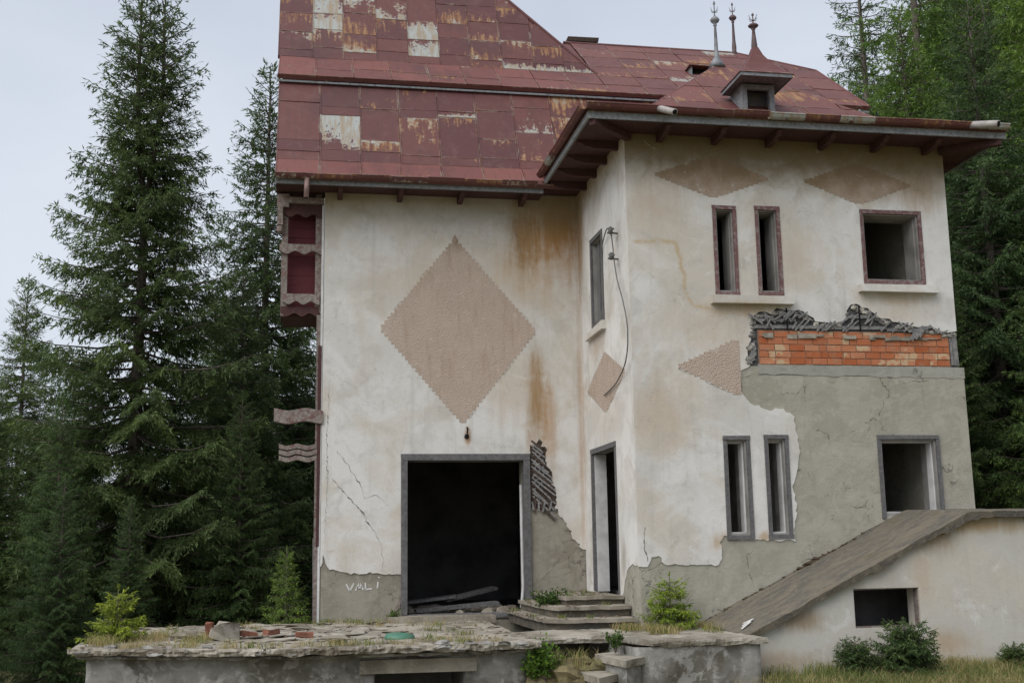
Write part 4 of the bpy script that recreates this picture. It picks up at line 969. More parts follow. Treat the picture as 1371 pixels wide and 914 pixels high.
mb.poly(P, [(i * R_ + j, i * R_ + j + 1, (i + 1) * R_ + j + 1, (i + 1) * R_ + j)[::1] for i in range(len(xsn) - 1) for j in range(R_ - 1)] + [tuple(range(R_)), tuple(range(len(P) - 1, len(P) - 1 - R_, -1))])
mb.build('sloping_slab', 'ramp', ann)
wl = [(6.62, -0.95), (13.4, -0.95), (13.4, 1.205), (9.40, 1.205), (6.62, -0.10)]
hole = rect(7.88, -0.06, 8.70, 0.385)
aw = MB().sheet(wl, [hole], lambda x, z, d: (x, YF + d, z), 0.28).build('annex_wall', 'plaster_annex', ann)
frame_y('cellar_window', (7.86, -0.075, 8.72, 0.40), YF + 0.02, 0.03, 'pale_wood', ann, True, 0.1)
MB().box((6.9, YF + 0.30, -0.95), (13.3, YF + 0.9, -0.90)).build('cellar_floor', 'dark_interior', ann)
MB().sheet([(6.9, -0.9), (13.3, -0.9), (13.3, 1.0), (9.4, 1.0), (6.9, -0.15)], [], lambda x, z, d: (x, -3.2 + d, z), 0.1).build('cellar_wall', 'dark_interior', ann)
MB().box((13.2, -3.95, -0.9), (13.4, -2.0, 1.1)).build('annex_end_wall', 'plaster_annex', ann)

# ------------------------------------------------------------------ terrace
ter = thing('ruined_terrace', 'crumbling concrete terrace slab in front of the wide doorway', 'terrace', (2.5, -2.3, -0.5))
def crumbly(name, poly_fn, x0, x1, y0f, y1, z, thick, mat, parent, nx, ny, seed, bite=0.05, edge_amp=0.03):
    """slab with an uneven top and broken front edge; y0f(x) = front edge"""
    mb = MB(); P = []
    nz_ = 4
    for i in range(nx + 1):
        x = x0 + (x1 - x0) * i / nx
        yf = y0f(x) + bite * round(3 * mnoise.noise((x * 2.6, seed, 0))) / 3 + bite * 0.5 * mnoise.noise((x * 13, seed, 2)) + bite * .35 * mnoise.noise((x * 31, seed, 2))
        for k in range(nz_):      # front face going up
            t = k / (nz_ - 1)
            P.append((x, yf + edge_amp * mnoise.noise((x * 6 + t * 4, t * 7 + seed, 4)) + edge_amp * 0.6 * mnoise.noise((x * 23, t * 19 + seed, 4)) + 0.02 * (1 - t) + (0.015 if k == nz_ - 1 else 0), z - thick * (1 - t) + (0.012 * mnoise.noise((x * 6, t, seed)) if k else 0.02 * mnoise.noise((x * 5, 7, seed)))))
        for j in range(1, ny + 1):
            t = (j / ny) ** 1.3; y = yf + (y1 - yf) * t
            P.append((x, y, z + 0.02 * mnoise.noise((x * 1.7, y * 1.7, seed)) + 0.012 * mnoise.noise((x * 6, y * 6, seed)) + 0.006 * mnoise.noise((x * 17, y * 17, seed))))
        P.append((x, y1, z - thick))
    R_ = nz_ + ny + 1
    mb.poly(P, [(i * R_ + j, (i + 1) * R_ + j, (i + 1) * R_ + j + 1, i * R_ + j + 1) for i in range(nx) for j in range(R_ - 1)] + [tuple(range(R_))[::1], tuple(range(len(P) - 1, len(P) - 1 - R_, -1))]
            + [(i * R_ + R_ - 1, (i + 1) * R_ + R_ - 1, (i + 1) * R_, i * R_) for i in range(nx)])
    return mb.build(name, mat, parent)
yfr = lambda x: -3.55 - 0.55 * min(1, (x + 0.9) / 1.2) - 0.40 * min(1, max(0, (x - 0.3) / 1.2))
crumbly('terrace_slab', None, -0.90, 4.12, yfr, 0.03, -0.085, 0.07, 'terrace_top', ter, 240, 40, 3.0)
crumbly('terrace_slab', None, 4.121, 6.58, lambda x: -4.0 - 0.80 * min(1, max(0, (x - 5.15) / 0.12)), -2.78, -0.088, 0.065, 'terrace_top', ter, 130, 26, 8.0, 0.02, 0.012)
crumbly('ledge_course', None, -0.82, 4.06, lambda x: yfr(x) + 0.10, 0.0, -0.165, 0.035, 'terrace_wall', ter, 160, 6, 5.0, 0.02)
mb = MB(); r9 = random.Random(99)
for k in range(60):
    x = r9.uniform(-0.85, 4.1); q = lump((x, yfr(x) + r9.uniform(-.03, .22), -0.085 + r9.uniform(-.07, .015)), r9.uniform(.01, .05) * (0.5 + r9.random()), k, (1.6, 1, .5), .8, 5); mb.poly(q.v, q.f)
mb.build('edge_crumbs', 'terrace_wall', ter)['kind'] = 'stuff'
def rough_wall(name, pts, z0, z1, mat, parent, seed, amp=0.035, step=0.06, hole_=None):
    """vertical rough face along a plan polyline"""
    mb = MB(); P = []; line = []
    for a, b in zip(pts[:-1], pts[1:]):
        L = math.hypot(b[0] - a[0], b[1] - a[1]); k = max(1, int(L / step)); line += [(a[0] + (b[0] - a[0]) * i / k, a[1] + (b[1] - a[1]) * i / k) for i in range(k)]
    line.append(pts[-1]); nz_ = max(2, int((z1 - z0) / step))
    for (x, y) in line:
        for k in range(nz_ + 1):
            z = z0 + (z1 - z0) * k / nz_
            d = amp * mnoise.noise((x * 3, z * 3, seed)) + amp * 0.6 * mnoise.noise((x * 9 + y * 9, z * 9, seed))
            P.append((x + d * 0.4, y + d, z))
    R_ = nz_ + 1; Fc = []
    for i in range(len(line) - 1):
        for k in range(nz_):
            xm, zm = (line[i][0] + line[i + 1][0]) / 2, z0 + (z1 - z0) * (k + .5) / nz_
            if hole_ and hole_[0] < xm < hole_[2] and hole_[1] < zm < hole_[3]: continue
            Fc.append((i * R_ + k, (i + 1) * R_ + k, (i + 1) * R_ + k + 1, i * R_ + k + 1))
    return mb.poly(P, Fc).build(name, mat, parent, True)
rough_wall('terrace_wall', [(-0.72, -1.2), (-0.72, -3.42), (0.4, -3.86), (1.5, -4.22), (4.0, -4.28), (4.0, -3.9), (4.3, -3.85)], -1.15, -0.165, 'terrace_wall', ter, 4.0, 0.04, 0.06, (2.35, -1.2, 3.30, -0.36))
MB().box((2.2, -4.30, -0.38), (3.45, -4.05, -0.235), 0.01).build('opening_lintel', 'concrete', ter)
mb = MB(); mb.box((2.25, -4.25, -1.2), (2.34, -3.2, -0.3)); mb.box((3.31, -4.25, -1.2), (3.40, -3.2, -0.3)); mb.box((2.2, -3.2, -1.2), (3.5, -3.1, -0.3)); mb.build('opening_recess', 'dark_interior', ter)
rough_wall('terrace_pier', [(5.02, -3.9), (5.10, -4.66), (5.22, -4.74), (6.50, -4.74), (6.62, -4.2)], -1.15, -0.155, 'terrace_wall', ter, 9.0, 0.035, 0.05)
# garden stair slabs
stair = thing('garden_stair', 'two broken concrete stair slabs going down from the terrace', 'stairs', (4.9, -4.6, -0.7))
for quad, z in ((((4.79, -4.18), (4.90, -5.06), (5.27, -4.65), (5.17, -4.02)), -0.25), (((4.53, -3.92), (4.62, -5.02), (4.98, -4.64), (4.94, -3.86)), -0.42), (((4.2, -3.95), (4.25, -5.1), (4.63, -4.9), (4.6, -3.9)), -0.60)):
    MB().slab([(x + random.uniform(-.01, .01), y, z + random.uniform(-.008, .008)) for x, y in quad], 0.075).build('stair_slab', 'terrace_top', stair)
    cx = sum(p[0] for p in quad) / 4; cy = sum(p[1] for p in quad) / 4
    MB().slab([(cx + (x - cx) * .84, cy + (y - cy) * .88, z - 0.078) for x, y in quad], 0.45).build('stair_block', 'terrace_wall', stair)

q = MB(); r8 = random.Random(12)
for k in range(60):
    e = lump((r8.uniform(4.05, 5.0), r8.uniform(-4.45, -3.95), r8.uniform(-.62, -.36)), r8.uniform(.07, .14), 200 + k, (1.2, 1, .7), .5, 5); q.poly(e.v, e.f)
tag(q.build('earth_fill', 'ground'), 'loose earth between the terrace slab and the stair slabs', 'earth', None, 'stuff')
# steps to the narrow doorway and threshold of the wide one
steps = thing('door_steps', 'three low mossy stone steps up to the narrow doorway', 'steps', (5.2, -2.0, -0.08))
def step_slab(name, pts, z, th, seed, mat='concrete'):
    """stone tread with nosing: upper slab a little proud of the riser"""
    rr = random.Random(seed); q = []
    for a, b in zip(pts, pts[1:] + pts[:1]):
        k = max(1, int(math.hypot(b[0] - a[0], b[1] - a[1]) / 0.12))
        q += [(a[0] + (b[0] - a[0]) * i / k + rr.uniform(-.008, .008), a[1] + (b[1] - a[1]) * i / k + rr.uniform(-.012, .012)) for i in range(k)]
    o = MB().slab([(x, y, z + rr.uniform(-.005, .005)) for x, y in q], 0.045).build(name, mat, steps)
    cx = max(p[0] for p in pts); cy = max(p[1] for p in pts)
    MB().slab([(cx - (cx - x) * .965, cy - (cy - y) * .975, z - 0.047) for x, y in q], th - 0.047).build('riser', 'ramp', steps)
step_slab('step', [(4.68, -2.80), (5.68, -2.80), (5.72, -0.02), (4.50, -0.02), (4.53, -2.62)], 0.040, 0.17, 1)
step_slab('step', [(4.76, -2.42), (5.71, -2.42), (5.72, -0.03), (4.68, -0.03), (4.68, -2.30)], 0.175, 0.13, 2)
step_slab('step', [(4.95, -2.08), (5.715, -2.08), (5.72, -0.04), (4.90, -0.04), (4.92, -2.02)], 0.285, 0.105, 3)
thr = MB(); rr = random.Random(3)
thr.slab([(2.78, -0.40, -0.01), (4.28, -0.52, -0.012), (4.28, -0.03, -0.012), (2.78, -0.03, -0.01)], 0.10)
thr.build('threshold_slab', 'concrete', ter)

# ------------------------------------------------------------------ vegetation
def leaf_mesh(name, centers, dirs, lens, wids, tints, mat, flat=0.6):
    """many rhombic shoots as one mesh (numpy)"""
    n = len(centers); c = np.asarray(centers); d = np.asarray(dirs); d = d / np.linalg.norm(d, axis=1, keepdims=True)
    rnd = np.random.default_rng(n).normal(size=(n, 3)); s = np.cross(d, rnd * flat + np.array([0, 0, 1.0])); s /= np.linalg.norm(s, axis=1, keepdims=True) + 1e-9
    L = np.asarray(lens)[:, None]; W = np.asarray(wids)[:, None]
    v = np.empty((n, 4, 3), dtype=np.float32)
    v[:, 0] = c; v[:, 1] = c + d * L * 0.45 + s * W * 0.5; v[:, 2] = c + d * L; v[:, 3] = c + d * L * 0.45 - s * W * 0.5
    me = bpy.data.meshes.new(name)
    me.vertices.add(n * 4); me.vertices.foreach_set('co', v.reshape(-1))
    me.loops.add(n * 4); me.loops.foreach_set('vertex_index', np.arange(n * 4, dtype=np.int32))
    me.polygons.add(n); me.polygons.foreach_set('loop_start', np.arange(0, n * 4, 4, dtype=np.int32)); me.polygons.foreach_set('loop_total', np.full(n, 4, dtype=np.int32))
    at = me.attributes.new('tint', 'FLOAT', 'POINT'); at.data.foreach_set('value', np.repeat(np.asarray(tints, dtype=np.float32), 4))
    me.materials.append(MAT[mat]); me.update(calc_edges=True)
    return me

def spruce(H, R, seed, whorl=0.30, per=7, density=1.0, shoot=0.15, h0=0.03, twin=False, gap=0.0, wid=0.030, power=0.85, mat='needles', sc=1.0, thin=0.6):
    """returns (crown mesh, trunk mesh) of a spruce standing at the origin"""
    g = np.random.default_rng(seed); rr = random.Random(seed); C_, D_, L_, T_ = [], [], [], []
    tr = MB(); tops = [(0, 0, 0.0)]
    if twin: tops = [(-0.22, 0.05, 0.0), (0.24, -0.08, 0.35)]
    def axis(z):                     # leader positions at height z
        t = max(0, (z - 0.62 * H) / (0.38 * H))
        return [(a[0] * min(1, t * 2.2), a[1] * min(1, t * 2.2), a[2]) for a in tops]
    for k, a in enumerate(tops):
        pts = []; rs = []
        for i in range(13):
            z = (H - a[2]) * i / 12; q = axis(z)[k]
            pts.append((q[0] + 0.03 * H / 12 * mnoise.noise((z * .3, seed, k)), q[1], z - 0.3 * (i == 0))); rs.append(0.0115 * H * (1 - i / 12.4) ** 0.9 + 0.004)
        tr.tube(pts, rs, 8)
    z = h0 * H
    while z < H * 0.985:
        rel = z / H
        for q in (axis(z) if rel > 0.62 else axis(z)[:1]):
            if z > H - q[2] - 0.1: continue
            nb = per if rel < 0.9 else 5
            ph0 = rr.random() * 6.28
            for b in range(nb):
                zb = z + rr.uniform(-whorl * .5, whorl * .5)
                L = R * ((1 - zb / H) ** power) * rr.uniform(0.72, 1.18) * (0.86 if len(tops) > 1 and rel > 0.62 else 1) + 0.10 * sc
                if rr.random() < 0.10: L *= rr.uniform(0.5, 0.75)
                if gap and rr.random() < gap: continue
                ph = ph0 + 6.2832 * b / nb + rr.uniform(-.3, .3)
                rad = np.array([math.cos(ph), math.sin(ph), 0.0]); tan = np.array([-math.sin(ph), math.cos(ph), 0.0])
                slope = np.interp(rel, [0, .35, .7, .88, 1], [-.45, -.32, -.05, .45, 1.0]) + rr.uniform(-.12, .12); up = np.interp(rel, [0, .5, 1], [.34, .30, .15])
                f = lambda s: np.array([q[0], q[1], zb]) + rad * (L * s) + np.array([0, 0, L * (slope * s + up * s * s)])
                if L > 0.35 * sc:
                    tr.tube([f(0), f(.35), f(.7), f(.95)], [sc * .012 + .008 * L, sc * .009 + .005 * L, sc * .006 + .002 * L, .003 * sc], 4, False)
                btint = rr.uniform(0.0, 0.55)
                # side twigs
                nt = max(3, int(L / (0.085 * sc) * density * np.interp(rel, [0, .45, .8, 1], [1, 1, thin, thin])))
                for s in g.uniform(0.12, 1.0, nt):
                    tl = min(0.75, (0.30 * L + 0.06 * sc) * (1.12 - s) ** 0.7 * g.uniform(0.55, 1.15)) + 0.05 * sc
                    side = 1 if g.random() < 0.5 else -1
                    base = f(s); fwd = rad * g.uniform(.45, .9) + tan * side * g.uniform(.6, 1.0) + np.array([0, 0, slope * .5 - 0.12 - g.uniform(0, .35) * (1 - rel)])
                    fwd /= np.linalg.norm(fwd)
                    ns = max(2, int(tl / (0.042 * sc) * density))
                    tt_ = np.linspace(0.05, 1, ns)[:, None]
                    p = base + fwd * tl * tt_ + np.array([0, 0, -0.22 * tl]) * tt_ ** 2
                    sd_ = g.normal(size=(ns, 3)) * 0.55 + fwd * 0.85 + np.array([0, 0, -0.30])
                    C_.append(p); D_.append(sd_); L_.append(np.full(ns, shoot) * g.uniform(.6, 1.2, ns)); T_.append(np.clip(btint + g.uniform(-.12, .22, ns) + .30 * max(0, s - .55) + .16 * tt_[:, 0], 0, 1))
                # tip brush
                p = np.array([f(s) for s in np.linspace(.55, 1.0, 6)]); C_.append(p); D_.append(g.normal(size=(6, 3)) * .35 + rad + np.array([0, 0, slope + up])); L_.append(np.full(6, shoot * 1.15)); T_.append(g.uniform(.3, .95, 6))
        z += whorl * (0.55 + 0.6 * (1 - rel)) * rr.uniform(.85, 1.15)
    for k, a in enumerate(tops):      # leaders
        q = axis(H)[k]; p = np.array([[q[0], q[1], H - a[2] - t] for t in np.linspace(0.0, 0.06 * H, 26)]); C_.append(p); D_.append(g.normal(size=(26, 3)) * .8 + np.array([0, 0, 1.1])); L_.append(np.full(26, shoot * .8)); T_.append(g.uniform(.3, .9, 26))
    C_ = np.concatenate(C_); D_ = np.concatenate(D_); L_ = np.concatenate(L_); T_ = np.concatenate(T_)
    crown = leaf_mesh('crown', C_, D_, L_, L_ * (wid / shoot) * 1.2, T_, mat)
    tm = bpy.data.meshes.new('trunk'); tm.from_pydata(tr.v, [], tr.f); tm.materials.append(MAT['bark']); tm.update()
    return crown, tm

def plant_tree(name, label, cat, pair, loc, scale=1.0, rz=0.0, tint=(1, 1, 1), group=None, sz=None, lean=(0, 0)):
    t = thing(name, label, cat, loc, group); t.rotation_euler = (lean[0], lean[1], rz); t.scale = (scale, scale, sz or scale)
    for me, nm in ((pair[0], 'crown'), (pair[1], 'trunk')):
        o = bpy.data.objects.new(nm, me); COL.objects.link(o); o.parent = t; o.color = (*tint, 1)
    return t
big = spruce(14.0, 3.45, 1, 0.34, 7, 2.0, shoot=0.12, wid=0.023, twin=True, power=0.82)
mid = spruce(13.0, 3.0, 2, 0.32, 7, 1.8, shoot=0.125, wid=0.025)
loose = spruce(16.0, 3.3, 3, 0.48, 5, 1.3, h0=0.08, gap=0.22, shoot=0.15, wid=0.027)
small = spruce(1.05, 0.36, 5, 0.060, 7, 1.1, shoot=0.036, wid=0.0075, h0=0.04, power=0.95, sc=0.22, thin=0.9)
small2 = spruce(0.6, 0.36, 6, 0.070, 8, 1.3, shoot=0.042, wid=0.010, h0=0.05, power=0.7, sc=0.22)
bushy = spruce(0.66, 0.48, 8, 0.055, 9, 1.3, shoot=0.05, wid=0.012, h0=0.03, power=0.5, sc=0.24)
def G(x, y): return gz(x, y) - 0.05
plant_tree('spruce_tree', 'tall twin topped dark spruce left of the house', 'tree', big, (-1.75, 7.0, G(-1.75, 7)), 1.0, 0.35)
plant_tree('spruce_tree', 'slim dark spruce between the twin topped spruce and the gable', 'tree', mid, (0.55, 12.5, G(.55, 12.5)), 1.08, 1.1, (.85, .9, .9))
plant_tree('spruce_tree', 'short distant spruce with pointed tip at the far left', 'tree', mid, (-6.9, 20.0, G(-6.9, 20)), 0.78, 2.2, (1.15, 1.1, 1.0))
plant_tree('spruce_tree', 'yellowish spruce cut by the left picture edge', 'tree', mid, (-5.6, 10.0, G(-5.6, 10)), 0.46, 3.0, (1.6, 1.35, 1.0))
lt = [(-4.0, 5.0, .42, .6, (1.05, 1.1, 1)), (-3.3, 10.5, .46, 1.9, (.9, 1, 1)), (0.2, 8.6, .62, 4.4, (.8, .85, .85)), (0.4, 5.6, .38, 5.2, (.8, .9, .9)), (-8.5, 16, .48, .2, (1.2, 1.15, 1)), (-1.0, 17, .72, 2.7, (.8, .85, .9)),
      (-4.6, 16, .50, 3.9, (.9, .95, 1)), (-10.5, 24, .5, 1.0, (1.2, 1.15, 1)), (2.6, 17, .7, 1.4, (.8, .85, .9)), (-2.6, 4.2, .36, 2.0, (.9, 1, 1)), (3.6, 11, .6, .4, (.8, .85, .9)), (-7.6, 28, .55, .3, (.9, 1, 1)), (-4.2, 27, .58, 1.3, (.9, 1, 1)), (-1.4, 26, .75, 2.3, (.8, .9, 1)), (1.2, 25, .75, 3.3, (.8, .9, 1)), (-11.5, 30, .5, 4.3, (1, 1.1, 1)), (-5.2, 6.6, .4, 2.6, (1.2, 1.2, 1)), (-3.2, 0.8, .24, 2.6, (.8, .9, .9)), (-2.0, 1.6, .24, 1.6, (.8, .9, .9)), (-4.2, 2.0, .3, .6, (1, 1.1, 1)), (-1.2, 2.9, .22, 3.6, (.8, .9, .9))]
for i, (x, y, s_, r_, c_) in enumerate(lt):
    lab = {0: 'low green spruce at the left edge in front of the taller ones', 1: 'middling dark spruce just left of the twin topped trunk', 2: 'dark spruce filling the gap beside the timber gallery', 3: 'short dark spruce behind the sapling at the wall corner',
           9: 'low spruce right under the twin topped spruce', 4: 'small pale spruce on the skyline at the left edge', 17: 'little spruce left of the terrace end', 18: 'little dark spruce behind the yellow green seedling', 20: 'smallest dark spruce behind the concrete chunk'}.get(i, 'dark spruce crowded behind the tall left spruces')
    plant_tree('spruce_tree', lab, 'tree', mid, (x, y, G(x, y)), s_, r_, c_, 'crowded spruces on the left')
rt = [('tall loose spruce with bare trunk top beside the roof end', loose, 21.5, 20.0, 1.25, .4, (.8, .85, .95)), ('fresh green spruce rising just right of the roof end', mid, 19.3, 13.5, 1.10, .4, (1.45, 1.6, .95)),
      ('green spruce with pale bare trunk behind the right eave', loose, 21.8, 13.0, 1.0, 2.2, (1.4, 1.5, .9)), ('tall dark green spruce at the upper right corner', mid, 20.6, 8.0, 1.35, 1.0, (1.6, 1.7, 1.0)),
      ('dark spruce close to the right house corner', mid, 15.8, 4.6, 0.95, 5.0, (.8, .9, .95))]
for lb, pr, x, y, s_, r_, c_ in rt: plant_tree('spruce_tree', lb, 'tree', pr, (x, y, G(x, y)), s_, r_, c_)
rt2 = [(26, 17, 1.3, .3, (1.4, 1.6, 1.05)), (24.5, 10, 1.2, 1.6, (1.35, 1.55, 1.05)), (18.2, 8.5, .92, 2.6, (1.4, 1.6, 1.05)), (14.3, 9.0, .7, 3.6, (1, 1.05, .95)), (17.6, 2.6, .75, 1.2, (1.1, 1.2, 1)), (19.5, 4.8, 1.0, .7, (1.35, 1.55, 1.05)), (13.9, 3.4, .5, 4.1, (.95, 1, .95)),
       (28, 24, 1.3, 2.1, (1.1, 1.2, 1)), (23.5, 24, 1.0, 3.3, (1.1, 1.2, 1)), (31, 18, 1.4, 4.5, (1.6, 1.7, 1)), (15.5, 13, .75, 5.5, (1.1, 1.2, 1)), (26.5, 28, 1.1, 5.1, (.8, .9, 1)), (23.0, 14.5, 1.45, .9, (1.45, 1.65, 1.05)), (26.0, 13.5, 1.5, 2.9, (1.4, 1.6, 1.05)), (29.5, 27, 1.5, 3.7, (1.6, 1.7, 1)), (25.5, 21.5, 1.55, 4.9, (1.6, 1.7, 1)), (33, 30, 1.6, .5, (1.6, 1.7, 1)), (22.0, 6.0, 1.25, 2.2, (1.4, 1.6, 1.05)), (29, 34, 1.4, 1.2, (1.1, 1.2, 1)), (16.6, 6.6, .8, 2.0, (1.1, 1.2, 1)), (21.3, 16.0, 1.4, 4.0, (1.4, 1.6, 1.05)), (24.2, 18.5, 1.6, 1.0, (1.35, 1.55, 1.05)), (27.5, 15.5, 1.6, 5.2, (1.4, 1.6, 1.05)), (15.0, 1.2, .55, 3.1, (1.1, 1.2, 1))]
for i, (x, y, s_, r_, c_) in enumerate(rt2):
    lab = {2: 'green spruce directly above the right spout', 4: 'dark spruce beside the bricks at the right edge', 6: 'low dark spruce touching the right house corner', 5: 'green spruce at the right edge beside the square windows', 12: 'tall fresh green spruce above the right eave', 23: 'lowest spruce above the flat end of the slab'}.get(i, 'spruce in the dense wood to the right of the house')
    plant_tree('spruce_tree', lab, 'tree', mid if i % 5 else loose, (x, y, G(x, y)), s_, r_, c_, 'spruces in the wood on the right')
YG = (2.3, 2.3, 1.2)
plant_tree('young_spruce', 'knee high bright spruce beside the left wall corner', 'sapling', small, (1.36, 0.1, -0.12), 1.05, 0, (1.5, 1.55, .9))
plant_tree('young_spruce', 'yellow green seedling spruce on the left end of the terrace', 'sapling', small2, (-0.52, -2.7, -0.12), 1.12, 1.0, (2.6, 2.2, .8))
plant_tree('young_spruce', 'bright green seedling at the foot of the projecting wall', 'sapling', small2, (6.02, -3.10, -0.10), 1.12, 2.0, (2.4, 2.2, .9))
plant_tree('young_spruce', 'small dark spruce bush left of the cellar window bush', 'sapling', bushy, (7.66, -4.62, -0.56), 0.66, 0.4, (.8, .85, .8))
plant_tree('young_spruce', 'broad dark spruce bush below the cellar window', 'sapling', bushy, (8.20, -4.75, -0.58), 1.0, 3.0, (.8, .85, .8), sz=0.98)
plant_tree('young_spruce', 'small spruce bush at the right picture edge', 'sapling', bushy, (9.62, -4.6, -0.60), 0.55, 5.0, (.9, .95, .8))

def bush(name, label, loc, r, h, n_, seed, tint=(1, 1, 1), leaf=0.05):
    g = np.random.default_rng(seed); t = thing(name, label, 'plant', loc); C_ = []; D_ = []; st = MB()
    for k in range(14):
        a = g.uniform(0, 6.28); rr_ = r * g.uniform(.2, 1); hh_ = h * g.uniform(.4, 1); tip = np.array([math.cos(a) * rr_, math.sin(a) * rr_, hh_])
        st.tube([(0, 0, -.03), tuple(tip * .5 + np.array([0, 0, hh_ * .12])), tuple(tip)], [.006, .004, .002], 4, False)
        m_ = n_ // 14; tt_ = g.uniform(.3, 1, m_)[:, None]; C_.append(tip * tt_ + g.normal(size=(m_, 3)) * r * .12); D_.append(g.normal(size=(m_, 3)) + tip / (np.linalg.norm(tip) + .01) * .7 + np.array([0, 0, .2]))
    C_ = np.concatenate(C_); D_ = np.concatenate(D_); n2 = len(C_)
    o = bpy.data.objects.new('leaves', leaf_mesh('leaves', C_, D_, g.uniform(.6, 1.3, n2) * leaf, g.uniform(.5, .8, n2) * leaf, g.uniform(0, 1, n2), 'leaves')); COL.objects.link(o); o.parent = t; o.color = (*tint, 1)
    sm = bpy.data.meshes.new('stems'); sm.from_pydata(st.v, [], st.f); sm.materials.append(MAT['bark']); so_ = bpy.data.objects.new('stems', sm); COL.objects.link(so_); so_.parent = t
bush('leafy_weed', 'bright leafy weed growing from the terrace front edge', (4.17, -4.36, -0.52), 0.24, 0.46, 900, 1, (1.5, 1.5, 1.1))
bush('leafy_weed', 'small round green weed beside the stair slabs', (4.95, -4.45, -0.20), 0.12, 0.20, 400, 2, leaf=0.035)
bush('leafy_weed', 'green weed on the steps left of the narrow doorway', (4.80, -1.7, 0.12), 0.28, 0.24, 800, 3, (.7, .75, .7), 0.04)
bush('leafy_weed', 'low weed at the left foot of the wide doorway', (2.86, -0.25, -0.06), 0.14, 0.14, 300, 4, (.9, .9, .7), 0.03)

# ------------------------------------------------------------------ grass and rubble
def blades(name, spots, label):
    g = np.random.default_rng(77); V_ = []; T_ = []
    for (x, y, z, r_, n_, h_, dry) in spots:
        a = g.uniform(0, 6.28, n_); rd = r_ * np.sqrt(g.uniform(0, 1, n_)); bx_, by_ = x + rd * np.cos(a), y + rd * np.sin(a)
        la = g.uniform(0, 6.28, n_); hh_ = h_ * g.uniform(.4, 1.2, n_); ln = hh_ * g.uniform(.3, 1.5, n_); wd = 0.0022 + .0018 * g.random(n_)
        dx, dy = np.cos(la), np.sin(la); base = np.stack([bx_, by_, np.full(n_, z)], 1); sd_ = np.stack([-dy * wd, dx * wd, np.zeros(n_)], 1)
        midp = base + np.stack([dx * ln * .35, dy * ln * .35, hh_ * .65], 1); tip = base + np.stack([dx * ln, dy * ln, hh_ * .95], 1)
        V_.append(np.stack([base - sd_, base + sd_, midp + sd_ * .7, tip, midp - sd_ * .7], 1)); T_.append(np.clip(dry + g.normal(0, .22, n_), 0, 1))
    V_ = np.concatenate(V_).astype(np.float32); T_ = np.concatenate(T_).astype(np.float32); n_ = len(V_)
    me = bpy.data.meshes.new(name); me.vertices.add(n_ * 5); me.vertices.foreach_set('co', V_.reshape(-1)); me.loops.add(n_ * 7); ix = (np.arange(n_)[:, None] * 5 + np.array([0, 1, 2, 4, 4, 2, 3])[None]).astype(np.int32); me.loops.foreach_set('vertex_index', ix.reshape(-1))
    me.polygons.add(n_ * 2); me.polygons.foreach_set('loop_start', (np.arange(n_)[:, None] * 7 + np.array([0, 4])[None]).astype(np.int32).reshape(-1)); me.polygons.foreach_set('loop_total', np.tile(np.array([4, 3], dtype=np.int32), n_))
    at = me.attributes.new('tint', 'FLOAT', 'POINT'); at.data.foreach_set('value', np.repeat(T_, 5)); me.materials.append(MAT['grass']); me.update(calc_edges=True)
    o = bpy.data.objects.new(name, me); COL.objects.link(o); tag(o, label, 'grass', None, 'stuff')
rr = random.Random(31); sp = []
for i in range(420):
    x, y = rr.uniform(6.3, 12.5), rr.uniform(-8.5, -4.3); sp.append((x, y, G(x, y) + .04, 0.26, 170, 0.16, rr.uniform(.12, .80)))
blades('bank_grass', sp, 'dry and green grass on the bank below the annex wall')
sp = []
for i in range(70):
    x = rr.uniform(-0.75, 3.9); y = yfr(x) + rr.uniform(.08, .5) if rr.random() < .6 else rr.uniform(-3.5, -.3); sp.append((x, y, -0.09, .09, 34, 0.085, rr.uniform(.3, .95)))
for i in range(26): sp.append((rr.uniform(-.8, .6), rr.uniform(-3.4, -1.8), -.09, .14, 60, .12, rr.uniform(.3, .95)))
for i in range(26): sp.append((rr.uniform(5.3, 6.6), rr.uniform(-3.9, -2.9), -.09, .12, 60, .10, rr.uniform(.35, .95)))
for i in range(10): sp.append((rr.uniform(4.1, 4.9), rr.uniform(-4.5, -4.0), -.38, .10, 26, .20, rr.uniform(.3, .8)))
for i in range(16):
    x, y = rr.uniform(4.45, 5.6), rr.uniform(-2.7, -.3); sp.append((x, y, .285 if x > 4.95 and y > -2.05 else .175 if x > 4.6 and y > -2.38 else .04, .05, 26, .06, rr.uniform(.1, .5)))
for i in range(12): sp.append((rr.uniform(1.5, 2.9), rr.uniform(-.25, -.02), -.09, .07, 36, .08, rr.uniform(.1, .6)))
blades('terrace_grass', sp, 'tufts of dry and green grass growing over the terrace')
# moss and dirt line where the slab meets the wall
mb = MB()
for i in range(90):
    x = 6.55 + 2.5 * i / 90 + rr.uniform(-.05, .05); k = 0.4 + 1.1 * max(0, mnoise.noise((x * 1.8, 0, 4)) + .25)
    q = lump((x, -2.83 - rr.uniform(0, .05), slab_top(x) + 0.05 + rr.uniform(-.012, .008)), rr.uniform(.016, .05) * k, i, (1.5, .9, .5), .7, 5); mb.poly(q.v, q.f)
tag(mb.build('dirt_seam', plain('dirt', (0.085, 0.062, 0.042), .95, .4, 20)), 'crumbly dirt along the joint of slab and wall', 'dirt', None, 'stuff')

